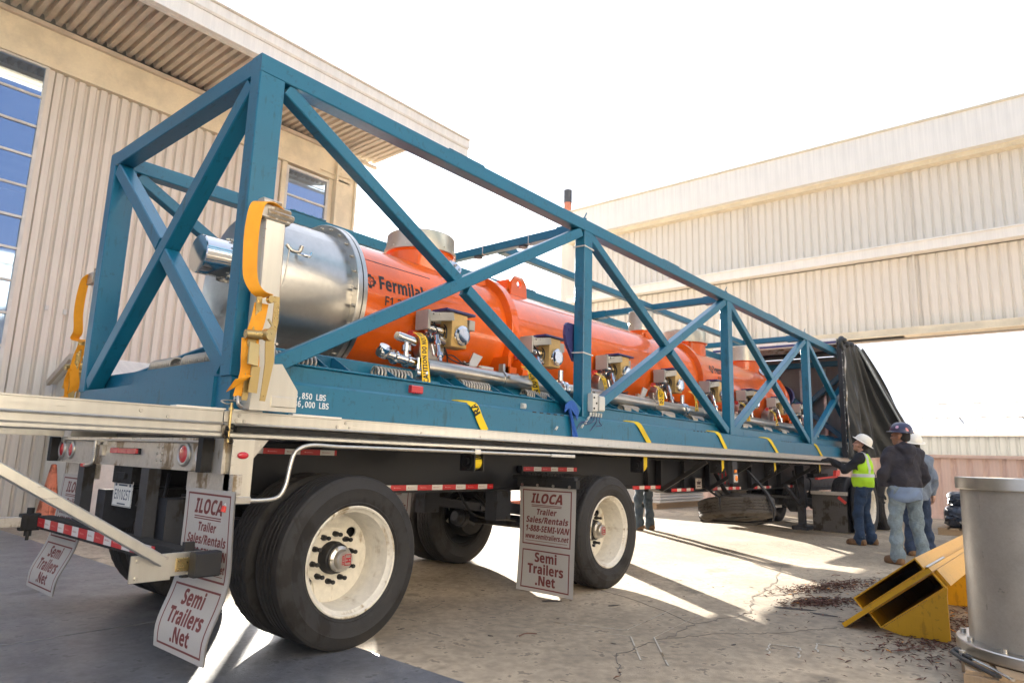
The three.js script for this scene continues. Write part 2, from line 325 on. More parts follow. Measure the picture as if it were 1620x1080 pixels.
// corrugated sheet profile: flats proud, narrow grooves between
function ribSheet(n, pitch, h, depth, groove) {          // spans x 0..n*pitch, y 0..h, face towards +z
  const sh = new THREE.Shape(); sh.moveTo(0, -depth + 0.002);
  for (let i = 0; i < n; i++) { const x = i * pitch, e = pitch * groove; if (i) sh.lineTo(x, -depth); sh.lineTo(x + e * 0.35, -depth); sh.lineTo(x + e * 0.62, 0); sh.lineTo(x + pitch - e * 0.38, 0); }
  sh.lineTo(n * pitch - 0.003, -depth); sh.lineTo(n * pitch - 0.003, -depth - 0.012); sh.lineTo(0, -depth - 0.012);
  const g = new THREE.ExtrudeGeometry(sh, { depth: h, bevelEnabled: false }).toNonIndexed ? new THREE.ExtrudeGeometry(sh, { depth: h, bevelEnabled: false }) : null;
  g.rotateX(-Math.PI / 2);                               // extrusion up, profile depth towards +z flipped below
  g.scale(1, 1, -1); const ix = g.index; const q = ix ? g.toNonIndexed() : g; orient(q); boxUV(q); return q;
}
function window2(parent, name, x0, x1, y0, y1, z, cols, rows, fw = 0.05) {
  const w = new THREE.Group(); w.name = name; parent.add(w); w.position.set(0, 0, 0);
  const t = [box(x0, x1, y1 - fw, y1, z - 0.06, z + 0.03, 0.006), box(x0, x1, y0, y0 + fw, z - 0.06, z + 0.03, 0.006), box(x0, x0 + fw, y0 + fw, y1 - fw, z - 0.06, z + 0.03), box(x1 - fw, x1, y0 + fw, y1 - fw, z - 0.06, z + 0.03)];
  add(w, 'frame', t, M.windowFrame);
  const W = (x1 - x0 - 2 * fw) / cols, H = (y1 - y0 - 2 * fw) / rows, b = 0.02;
  for (let r = 1; r < rows; r++) add(w, 'glazing_bar', box(x0 + fw, x1 - fw, y0 + fw + r * H - b, y0 + fw + r * H + b, z - 0.03, z + 0.018), M.windowFrame);
  for (let c = 1; c < cols; c++) add(w, 'mullion', box(x0 + fw + c * W - 0.022, x0 + fw + c * W + 0.022, y0 + fw, y1 - fw, z - 0.04, z + 0.022), M.windowFrame);
  for (let c = 0; c < cols; c++) for (let r = 0; r < rows; r++) {
    const p = new THREE.PlaneGeometry(W, H); p.rotateX(rr(-0.014, 0.014)); p.rotateY(rr(-0.014, 0.014)); p.translate(x0 + fw + (c + 0.5) * W, y0 + fw + (r + 0.5) * H, z - 0.012);
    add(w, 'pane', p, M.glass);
  }
  return w;
}
// ---------------------------------------------------------------- left warehouse (its end stands at x 9.4)
{
  const ZW = -13.2, o = thing('warehouse', 'beige corrugated metal warehouse with tall windows under a deep ribbed roof overhang', 'building', [3, 0, ZW]);
  const pitch = 0.178, n = 5, PW = pitch * n;
  const high = ribSheet(n, pitch, 7.6, 0.06, 0.46), low = ribSheet(n, pitch, 2.1, 0.06, 0.46);
  const sheet = (g, x) => { const m = put(o, 'siding_panel', g, M.siding, x - 3, 0, 0); return m; };
  for (let i = 0; i < 5; i++) sheet(high, 2.93 + i * PW + 0.02);
  for (let i = 0; i < 4; i++) sheet(low, 2.93 - (i + 1) * PW);
  for (let i = 0; i < 9; i++) sheet(high, -0.66 - (i + 1) * PW);
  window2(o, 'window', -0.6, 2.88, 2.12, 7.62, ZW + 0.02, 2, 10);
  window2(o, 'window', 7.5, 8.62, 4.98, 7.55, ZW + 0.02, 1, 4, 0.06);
  add(o, 'window_jamb', [box(7.39, 7.505, 0, 7.6, ZW - 0.08, ZW + 0.05)], M.band);
  add(o, 'window_jamb', [box(8.615, 9.0, 4.3, 7.6, ZW - 0.06, ZW + 0.045)], M.band);
  add(o, 'window_jamb', [box(2.875, 2.97, 0, 7.6, ZW - 0.1, ZW + 0.012)], M.siding);
  add(o, 'door_header', [box(7.505, 8.615, 4.3, 4.98, ZW - 0.08, ZW + 0.03)], M.band);
  add(o, 'wall_band', [box(-9, 9.16, 7.605, 8.34, ZW - 0.1, ZW + 0.08, 0.008), box(-9, 9.16, 7.6, 7.64, ZW + 0.08, ZW + 0.1)], M.band);
  add(o, 'ledger_angle', box(-9, 9.9, 8.27, 8.345, ZW + 0.083, ZW + 0.16), M.soffit);
  add(o, 'column', [box(8.72, 8.78, 0, 8.3, ZW + 0.05, ZW + 0.2)], M.band);
  add(o, 'column', [box(9.28, 9.34, 0, 8.3, ZW - 0.02, ZW + 0.16)], M.band);
  add(o, 'column_web', [box(8.78, 9.28, 3.4, 8.3, ZW + 0.06, ZW + 0.1)], M.band);
  for (let k = 0; k < 6; k++) add(o, 'bolt', cyl([8.9, 7.7 + k * 0.11, ZW + 0.1], [8.9, 7.7 + k * 0.11, ZW + 0.115], 0.018, 0.018, 8), M.band);
  add(o, 'conduit', tube([[8.3, 7.72, ZW + 0.12], [8.8, 7.72, ZW + 0.12], [9.0, 7.74, ZW + 0.14], [9.3, 7.74, ZW + 0.2]], 0.018, 24, 8), M.band);
  // overhang: ribbed deck sheets one metre long, fascia, gutter lip, roof
  const rib = ribSheet(6, 0.165, 2.16, 0.085, 0.5);
  rib.rotateX(Math.PI / 2);                              // sheet lies flat: face down, runs to +z
  for (let i = -12; i < 7; i++) put(o, 'soffit_panel', rib, M.soffit, -3 + 2.97 + i * 0.99, 8.425, 0.06);
  add(o, 'soffit_joint', [box(-9, 10.0, 8.29, 8.34, -11.08, -11.03), box(8.94, 8.98, 8.3, 8.335, -13.05, -11.08)], M.soffit);
  add(o, 'fascia', [box(-9, 11.0, 8.26, 8.62, -11.03, -10.93, 0.01), box(-9, 11.0, 8.26, 8.3, -10.93, -10.83, 0.006)], M.trimWhite);
  add(o, 'gutter', [box(-9, 11.0, 8.62, 8.84, -11.03, -10.88, 0.03), box(-9, 11.0, 8.84, 8.87, -10.95, -10.84, 0.01)], M.trimWhite);
  add(o, 'roof', [box(-9, 10.0, 8.63, 8.8, -24, -11.03)], M.roof);
  add(o, 'end_wall', box(9.1, 9.3, 3.8, 8.6, -24, ZW - 0.2), M.siding);
  add(o, 'added_inner_wall', box(7.2, 7.35, 0.05, 8.3, -23.8, ZW - 0.1), M.siding);  // unseen partition added to keep sun from the open bay out
  add(o, 'rear_wall', [box(-9, 9.1, 0, 8.6, -24, -23.8), box(-9.2, -9, 0, 8.6, -24, ZW)], M.siding);
  add(o, 'inner_floor', box(-9, 9.1, 0.01, 0.05, -23.8, ZW - 0.1), M.slab);
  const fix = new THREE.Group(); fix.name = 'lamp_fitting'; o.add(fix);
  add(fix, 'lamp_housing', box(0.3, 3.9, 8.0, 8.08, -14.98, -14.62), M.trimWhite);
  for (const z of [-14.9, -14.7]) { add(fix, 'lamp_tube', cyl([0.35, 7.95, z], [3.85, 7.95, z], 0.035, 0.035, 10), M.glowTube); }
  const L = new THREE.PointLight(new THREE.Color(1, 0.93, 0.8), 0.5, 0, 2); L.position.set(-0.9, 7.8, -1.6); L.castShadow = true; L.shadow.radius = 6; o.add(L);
  for (const [x, y] of [[3.35, 3.4], [3.62, 3.37], [3.86, 3.32]]) add(o, 'wall_clip', box(x, x + 0.05, y, y + 0.08, ZW - 0.02, ZW + 0.03), M.plastic);
}
// ---------------------------------------------------------------- high bridge building across the yard
{
  const X = 24, o = thing('bridge_building', 'long cream corrugated building spanning high across the end of the yard', 'building', [X, 0, -4]);
  const pitch = 0.262, n = 4, PW = n * pitch;
  const up = ribSheet(n, pitch, 2.5, 0.045, 0.4), lo = ribSheet(n, pitch, 2.35, 0.045, 0.4);
  for (const g of [up, lo]) g.rotateY(-Math.PI / 2);    // face now towards -x
  for (let i = 0; i < 24; i++) {
    const z = -16.85 + i * PW + 4;
    put(o, 'siding_panel', up, M.sidingB, 0, 8.34, z); put(o, 'siding_panel', lo, M.sidingB, 0.06, 5.62, z);
  }
  add(o, 'ledge', [box(X - 0.34, X + 0.06, 8.0, 8.3, -16.95, 9, 0.01), box(X - 0.4, X + 0.06, 8.3, 8.34, -16.95, 9, 0.008)], M.trimWhite);
  add(o, 'lintel_beam', [box(X - 0.2, X + 0.2, 5.36, 5.62, -16.95, 9, 0.01), box(X - 0.3, X + 0.2, 5.36, 5.4, -16.95, 9)], M.band);
  add(o, 'fascia', [box(X - 0.55, X + 0.06, 10.95, 12.15, -16.95, 9, 0.015)], M.trimWhite);
  add(o, 'fascia_trim', [box(X - 0.3, X + 0.06, 10.8, 10.95, -16.95, 9), box(X - 0.6, X + 0.06, 12.15, 12.22, -16.95, 9, 0.01)], M.band);
  for (const z of [-14.2, -8.9, -3.6, 1.7]) add(o, 'seam_strip', [box(X - 0.05, X + 0.02, 5.62, 10.8, z, z + 0.05)], M.sidingB);
  add(o, 'roof', box(X + 0.06, X + 0.95, 11.9, 12.1, -16.95, 9), M.roof);
  add(o, 'end_wall', box(X + 0.1, X + 0.95, 5.4, 11.9, -16.95, -16.75), M.sidingB);
  add(o, 'rear_wall', box(X + 0.8, X + 0.95, 5.4, 11.9, -16.75, 8.8), M.sidingB);
  add(o, 'floor_slab', box(X + 0.2, X + 0.8, 5.42, 5.6, -16.75, 8.8), M.roof);
  for (const z of [-17.35, 9.3]) for (const x of [X + 0.5]) add(o, 'column', [box(x - 0.2, x + 0.2, 0, 12.0, z - 0.38, z + 0.38, 0.01)], M.sidingB);
}
{
  const o = thing('chimney_stack', 'slim orange chimney with a dark cap rising behind the cream building', 'chimney', [27.5, 0, -19.7]);
  add(o, 'flue', cyl([27.5, 0, -19.7], [27.5, 14.6, -19.7], 0.24, 0.2, 16), M.cone); add(o, 'cap', cyl([27.5, 14.6, -19.7], [27.5, 15.3, -19.7], 0.22, 0.22, 16), M.darkSteel);
}
{
  const o = thing('corrugated_barrier', 'low pink corrugated metal barrier across the far yard', 'barrier', [20.4, 0, 0]);
  const g = ribSheet(3, 0.34, 1.46, 0.05, 0.45); g.rotateY(-Math.PI / 2);
  for (let i = 0; i < 16; i++) put(o, 'barrier_panel', g, M.pink, 0, 0.06, -10 + i * 1.02);
  add(o, 'top_rail', box(20.34, 20.48, 1.52, 1.6, -10, 6.4, 0.01), M.pink); add(o, 'bottom_rail', box(20.33, 20.48, 0, 0.09, -10, 6.4, 0.01), M.pink);
  for (let i = 0; i < 9; i++) add(o, 'post', box(20.48, 20.56, 0, 1.6, -10 + i * 2.04, -9.92 + i * 2.04), M.pink);
}
{
  const o = thing('grey_annex', 'low grey corrugated annex with a thin pipe railing along its roof', 'building', [30, 0, 0]);
  const g = ribSheet(4, 0.3, 2.5, 0.05, 0.5); g.rotateY(-Math.PI / 2);
  for (let i = 0; i < 18; i++) put(o, 'siding_panel', g, M.greyPanel, 0, 0, -14 + i * 1.2);
  add(o, 'roof_edge', box(29.9, 36, 2.5, 2.68, -14, 7.6, 0.01), M.trimWhite); add(o, 'rear_wall', [box(35.8, 36, 0, 2.5, -13.8, 7.4)], M.greyPanel);
  const r = new THREE.Group(); r.name = 'roof_railing'; o.add(r);
  for (const y of [3.2, 3.72]) add(r, 'rail', cyl([30.2, y, -4.6], [30.2, y, 7.4], 0.022, 0.022, 8), M.aluDirty);
  for (let i = 0; i < 8; i++) add(r, 'post', cyl([30.2, 2.68, -4.6 + i * 1.7], [30.2, i % 2 ? 3.2 : 3.72, -4.6 + i * 1.7], 0.022, 0.022, 8), M.aluDirty);
  for (let i = 0; i < 4; i++) add(r, 'bracket', bar([30.2, 3.2, -3.4 + i * 1.9], [30.1, 2.98, -3.25 + i * 1.9], 0.03), M.darkSteel);
}
// ---------------------------------------------------------------- building behind the camera: the windows mirror it and its sunlit wall lights the shaded sides
{
  const o = thing('facing_building', 'plain beige corrugated building on the other side of the yard, behind the viewer', 'building', [4, 0, 11]);
  const g = ribSheet(5, 0.3, 9.2, 0.06, 0.5); g.rotateY(Math.PI);
  for (let i = 0; i < 20; i++) put(o, 'siding_panel', g, M.sidingB, -15 + (i + 1) * 1.5, 0, 0);
  add(o, 'roof_edge', box(-11.2, 19.2, 9.2, 9.7, 10.8, 20, 0.02), M.band); add(o, 'end_wall', box(18.8, 19, 0, 9.2, 11.1, 20), M.sidingB);
}
// ---------------------------------------------------------------- small shed, cone, far pallet pile
{
  const x0 = 3.5, x1 = 6.6, zr = -11.95, o = thing('storage_shed', 'small cream gable shed between the trailer and the warehouse wall', 'shed', [4.2, 0, zr]);
  add(o, 'wall', [plate([[zr - 0.85, 0], [zr + 0.85, 0], [zr + 0.85, 2.16], [zr, 2.48], [zr - 0.85, 2.16]], 'x', x0 + 0.08, 0.06), box(x0 + 0.14, x1, 0, 2.14, zr + 0.79, zr + 0.85), box(x0 + 0.14, x1, 0, 2.14, zr - 0.85, zr - 0.79), box(x1 - 0.06, x1, 0, 2.16, zr - 0.79, zr + 0.79)], M.coneWhite);
  add(o, 'roof', [bar([x0, 2.35, zr + 0.47], [x1 + 0.1, 2.35, zr + 0.47], 1.05, 0.05, 0, [0, 0.93, 0.36]), bar([x0, 2.35, zr - 0.47], [x1 + 0.1, 2.35, zr - 0.47], 1.05, 0.05, 0, [0, 0.93, -0.36])], M.trimWhite);
  add(o, 'roof_edge', [bar([x0 - 0.02, 2.155, zr + 0.96], [x0 - 0.02, 2.535, zr], 0.05, 0.09), bar([x0 - 0.02, 2.155, zr - 0.96], [x0 - 0.02, 2.535, zr], 0.05, 0.09)], M.soffit);
  add(o, 'corner_trim', box(x0 + 0.06, x0 + 0.16, 0, 2.15, zr + 0.78, zr + 0.87), M.trimWhite);
}
{
  const b = [3.27, 0, -11.3], o = thing('traffic_cone', 'faded orange traffic cone standing by the small cream shed', 'traffic cone', b);
  add(o, 'body', lathe([[0.17, 0.03], [0.155, 0.06], [0.035, 0.88], [0.02, 0.89], [0, 0.89]], b, [0, 1, 0], 28), M.cone); add(o, 'base', box(b[0] - 0.2, b[0] + 0.2, 0.004, 0.035, b[2] - 0.2, b[2] + 0.2, 0.01), M.cone);
}
{
  const o = thing('added_shade_wall', 'unseen pale block wall added beyond the trailer to shade the ground', 'wall', [10.6, 0, -13.2]);  // unseen wall added to keep low sun off the ground under the trailer
  for (let r = 0; r < 12; r++) for (let i = 0; i < 6; i++) { const x0 = 9.58 + i * 0.4 - (r % 2) * 0.2, a = Math.max(9.58, x0), e = Math.min(11.75, x0 + 0.395); if (e - a > 0.05) add(o, 'block', box(a, e, r * 0.2, r * 0.2 + 0.196, -13.3, -13.1, 0.004), M.coneWhite); }
}
{
  const o = thing('platform_trolley', 'low orange platform trolley seen under the trailer between its front wheels', 'trolley', [11.2, 0, -9.4]);
  add(o, 'deck', box(10.6, 12.2, 0.2, 0.3, -9.9, -9.2, 0.01), M.cone); for (const [x, z] of [[10.75, -9.25], [12.0, -9.25], [10.75, -9.85], [12.0, -9.85]]) add(o, 'wheel', cyl([x, 0.09, z - 0.03], [x, 0.09, z + 0.03], 0.09, 0.09, 16), M.darkSteel);
}
{
  const o = thing('panel_stack', 'white ribbed panels stacked on a wooden pallet beyond the trailer wheels', 'panel stack', [17, 0, -9.3]);
  for (let i = 0; i < 9; i++) add(o, 'panel', box(16.0, 18.6, 0.16 + i * 0.075, 0.222 + i * 0.075, -11.2 + (i % 3) * 0.02, -8.4 + (i % 2) * 0.02, 0.008), M.plastic);
  for (const z of [-11.1, -9.8, -8.6]) add(o, 'pallet_runner', box(15.95, 18.6, 0, 0.13, z, z + 0.12, 0.004), M.wood);
  add(o, 'pallet_board', box(15.95, 18.6, 0.13, 0.155, -11.2, -8.4), M.wood);
}

// ================================================================ semi trailer
const ZR = -3.458, ZL = -5.942, ZC = -4.70;               // right and left faces, centre line
const trailer = thing('semi_trailer', 'long aluminium and black flatbed semi trailer carrying the blue framed load', 'trailer', [1.78, 0, ZC]);
const ink = (x, s, a, b, mw, wt = 2.5) => { x.lineWidth = wt; x.lineJoin = 'round'; x.strokeStyle = x.fillStyle; x.fillText(s, a, b, mw); x.strokeText(s, a, b, mw); };   // bold lettering
const flapArt = print(512, 768, (x, w, h) => {
  x.fillStyle = '#b3ada5'; x.fillRect(0, 0, w, h);
  for (let i = 0; i < 900; i++) { x.fillStyle = `rgba(${120 + rnd() * 60},${100 + rnd() * 50},${70 + rnd() * 50},${rnd() * 0.12})`; const X = rnd() * w, Y = rnd() * h; x.fillRect(X, Y, 1 + rnd() * 3, 2 + rnd() * 26); }
  x.strokeStyle = x.fillStyle = '#6e2f2b'; x.textAlign = 'center';
  x.lineWidth = 9; x.strokeRect(36, 26, w - 72, 400); x.strokeRect(40, 472, w - 80, 268);
  bold(x, 'ILOCA', w / 2, 120, 70, 290, 0.25); x.lineWidth = 5; x.beginPath(); x.moveTo(118, 136); x.lineTo(396, 136); x.moveTo(118, 147); x.lineTo(396, 147); x.stroke();
  bold(x, 'Trailer', w / 2, 206, 42, 300, 0.2); bold(x, 'Sales/Rentals', w / 2, 268, 44, 390, 0.2); bold(x, '1-888-SEMI-VAN', w / 2, 332, 44, 404, 0.2);
  bold(x, 'www.semitrailers.net', w / 2, 386, 36, 404, 0.2); x.lineWidth = 3; x.beginPath(); x.moveTo(60, 402); x.lineTo(w - 60, 402); x.stroke();
  bold(x, 'Semi', w / 2, 552, 66, 380); bold(x, 'Trailers', w / 2, 636, 66, 380); bold(x, '.Net', w / 2, 716, 66, 380);
});
M.flap = std(lin(1, 1, 1), { map: flapArt, roughness: 0.62 });
const tapeArt = print(512, 64, (x, w, h) => {
  for (let i = 0; i < 4; i++) { const X = i * w / 4; x.fillStyle = i % 2 ? '#d6cfc8' : '#c21d20'; x.fillRect(X + (i % 2 ? 18 : 0), 0, w / 4 + 18, h); }
  for (let i = 0; i < 4; i++) { const X = i * w / 4 + (i % 2 ? 34 : 30); x.fillStyle = i % 2 ? '#b06a60' : '#e0928a'; x.fillRect(X, 34, 64, 3); x.fillRect(X, 26, 9, 8); x.fillRect(X + 12, 29, 40, 2); }
});
M.tape = std(lin(1, 1, 1), { map: tapeArt, roughness: 0.35 });
function strip(x0, x1, y0, y1, z, rear) {                 // conspicuity tape, one strip per repeat length
  const n = Math.max(1, Math.round((x1 - x0) / 0.56));
  const g = new THREE.BoxGeometry(x1 - x0, y1 - y0, 0.003), uv = g.attributes.uv, p = g.attributes.position;
  for (let i = 0; i < uv.count; i++) uv.setX(i, (p.getX(i) / (x1 - x0) + 0.5) * n * ((x1 - x0) / n / 0.56));
  if (rear !== undefined) { g.rotateY(-Math.PI / 2); g.translate(rear, (y0 + y1) / 2, (x0 + x1) / 2); } else g.translate((x0 + x1) / 2, (y0 + y1) / 2, z);
  add(trailer, 'reflective_strip', g, M.tape, { uv: true });
}
tapeArt.wrapS = THREE.RepeatWrapping;
{ // ---- side rails: extruded section with lip, groove and lower bead
  const side = (x0, x1, z, s, deep) => sweep([[x0, 0, z], [x1, 0, z]], [[-0.06, 1.225], [-0.004, 1.225], [0.006, 1.232], [0.006, 1.247], [-0.004, 1.255], [-deep, 1.258], [-deep, 1.29], [0.008, 1.293], [0.011, 1.299], [0.007, 1.303], [0, 1.306], [0, 1.36], [0.006, 1.362], [0.006, 1.369], [-0.01, 1.371], [-0.06, 1.371]].map(([a, b]) => [a * s, b]), [0, 1, 0]);
  add(trailer, 'side_rail', side(1.785, 14.3, ZR, 1, 0.052), M.alu); add(trailer, 'side_rail', side(1.785, 16, ZL, -1, 0.052), M.alu);
  for (const [z, s, x1] of [[ZR, 1, 14.3], [ZL, -1, 16]]) add(trailer, 'groove_dark_strip', box(1.83, x1, 1.2585, 1.2895, z - s * 0.05, z - s * 0.012), M.blackDull);  // black strip added so the groove shows as dark as its shade
  add(trailer, 'rail_extension', side(-0.5, 1.74, ZR, 1, 0.009), M.alu, { label: 'aluminium rail extension hinged past the rear corner, near side' });
  add(trailer, 'rail_extension', side(-0.5, 1.74, ZL, -1, 0.009), M.alu, { label: 'aluminium rail extension hinged past the rear corner, far side' });
  for (let i = 0; i < 20; i++) add(trailer, 'rivet', cyl([2.55 + i * 0.6, 1.318, ZR - 0.002], [2.55 + i * 0.6, 1.318, ZR + 0.004], 0.008, 0.006, 10), M.bolt);
  for (const [x, y] of [[1.83, 1.345], [1.815, 1.318], [1.86, 1.316], [2.52, 1.345], [2.46, 1.32], [1.33, 1.338], [1.46, 1.316]]) add(trailer, 'rivet', cyl([x, y, ZR - 0.002], [x, y, ZR + 0.005], 0.011, 0.009, 12), M.bolt);
  const h = new THREE.Group(); h.name = 'rail_hinge'; trailer.add(h);
  add(h, 'hinge_block', [box(1.744, 1.781, 1.305, 1.365, ZR - 0.06, ZR + 0.004, 0.004), box(1.744, 1.781, 1.226, 1.29, ZR - 0.06, ZR, 0.004)], M.aluDirty);
  add(h, 'hinge_pin', [cyl([1.772, 1.2, ZR + 0.016], [1.772, 1.41, ZR + 0.016], 0.0075, 0.0075, 10), cyl([1.772, 1.37, ZR + 0.016], [1.772, 1.385, ZR + 0.016], 0.013, 0.013, 10)], M.zinc);
  add(h, 'pin_clip', tube([[1.772, 1.4, ZR + 0.016], [1.72, 1.405, ZR + 0.03], [1.71, 1.415, ZR + 0.02], [1.8, 1.42, ZR + 0.01], [1.82, 1.408, ZR + 0.016]], 0.004, 24, 6), M.bolt);
  for (let i = 0; i < 7; i++) { const t = new THREE.TorusGeometry(0.012, 0.0034, 6, 10); t.rotateY(i % 2 ? 1.57 : 0); t.rotateZ(0.5); t.translate(1.772 + rr(-0.02, 0.03), 1.285 - i * 0.013, ZR + 0.018); add(h, 'chain_link', t, M.blackDull); }
  // deck boards
  for (let i = 0; i < 8; i++) add(trailer, 'deck_board', box(1.79, 16, 1.302, 1.345, ZL + 0.07 + i * 0.2945, ZL + 0.07 + i * 0.2945 + 0.2905, 0.003), i === 7 ? M.trimWhite : M.aluDirty);
  for (const [p, q] of [[1.5, 1.76], [1.8, 1.97], [2.16, 2.5]]) add(trailer, 'rail_sun_strip', box(p, q, 1.372, 1.379, ZR - 0.085, ZR - 0.014), M.trimWhite);  // white strips put in for the sunlit top edge of the rail
}
{ // ---- frame beams, cross members, outriggers
  for (const z of [-4.22, -5.18]) {
    add(trailer, 'frame_beam', [plate([[1.95, 0.885], [7.6, 0.885], [8.1, 0.8], [16.4, 0.8], [16.4, 1.2], [1.95, 1.2]], 'z', z - 0.006, 0.012), box(1.95, 7.6, 0.868, 0.885, z - 0.08, z + 0.08, 0.003), bar([7.6, 0.876, z], [8.1, 0.79, z], 0.16, 0.016), box(8.1, 16.4, 0.782, 0.799, z - 0.08, z + 0.08, 0.003), box(1.95, 16.4, 1.2, 1.215, z - 0.08, z + 0.08)], M.black);
  }
  for (let i = 0; i < 24; i++) add(trailer, 'cross_member', [box(2.1 + i * 0.6, 2.16 + i * 0.6, 1.217, 1.3, ZL + 0.07, ZR - 0.07)], M.darkSteel);
  for (const x of [7.93, 9.4, 11.02, 12.42]) {
    add(trailer, 'outrigger', [bar([x, 0.83, -4.14], [x, 1.2, -3.53], 0.035, 0.05), box(x - 0.03, x + 0.03, 0.82, 1.2, -4.2, -4.13)], M.black);
    add(trailer, 'outrigger', [bar([x, 0.83, -5.26], [x, 1.2, -5.87], 0.035, 0.05), box(x - 0.03, x + 0.03, 0.82, 1.2, -5.27, -5.2)], M.black);
  }
  for (const x of [7.6, 8.6, 10.3, 11.8]) add(trailer, 'stiffener', box(x, x + 0.02, 0.81, 1.2, -4.21, -4.15), M.black);
  strip(2.1, 2.96, 1.145, 1.182, -4.1415); strip(5.12, 6.02, 1.05, 1.09, -4.1415 + 0.003); strip(3.2, 4.68, 0.888, 0.93, -4.138);
  strip(7.2, 7.9, 0.845, 0.885, -4.138); strip(8.2, 8.86, 0.802, 0.842, -4.138); strip(9.5, 10.55, 0.802, 0.842, -4.138); strip(11.1, 11.9, 0.802, 0.842, -4.138); strip(12.6, 13.1, 0.802, 0.842, -4.138);
  add(trailer, 'tape_backing', box(2.08, 3.0, 1.13, 1.19, -4.2, -4.144), M.black); add(trailer, 'tape_backing', [box(5.1, 6.04, 1.03, 1.1, -4.2, -4.144)], M.black);
  const plateArt = print(128, 96, (x, w, h) => { x.fillStyle = '#c9bdb2'; x.fillRect(0, 0, w, h); x.fillStyle = '#4a3230'; x.fillRect(20, 30, 88, 10); x.fillRect(60, 14, 8, 22); x.fillRect(30, 40, 70, 16); x.fillRect(24, 68, 80, 10); x.strokeStyle = '#4a3230'; x.lineWidth = 3; x.strokeRect(3, 3, w - 6, h - 6); });
  const pg = new THREE.BoxGeometry(0.2, 0.15, 0.004); pg.translate(9.02, 0.9, -4.137); add(trailer, 'maker_plate', pg, std(lin(1, 1, 1), { map: plateArt, roughness: 0.5 }), { uv: true });
  // red scrawl sprayed on the beam web
  add(trailer, 'paint_mark', [0, 0.14, 0.28, 0.42, 0.56].map((d, i) => tube([[9.85 + d, 1.08 + (i % 2) * 0.03, -4.212], [9.87 + d, 0.98, -4.21], [9.82 + d, 0.88, -4.212]], 0.012, 8, 5)), std(lin(0.35, 0.02, 0.03), { roughness: 0.8 }));
}
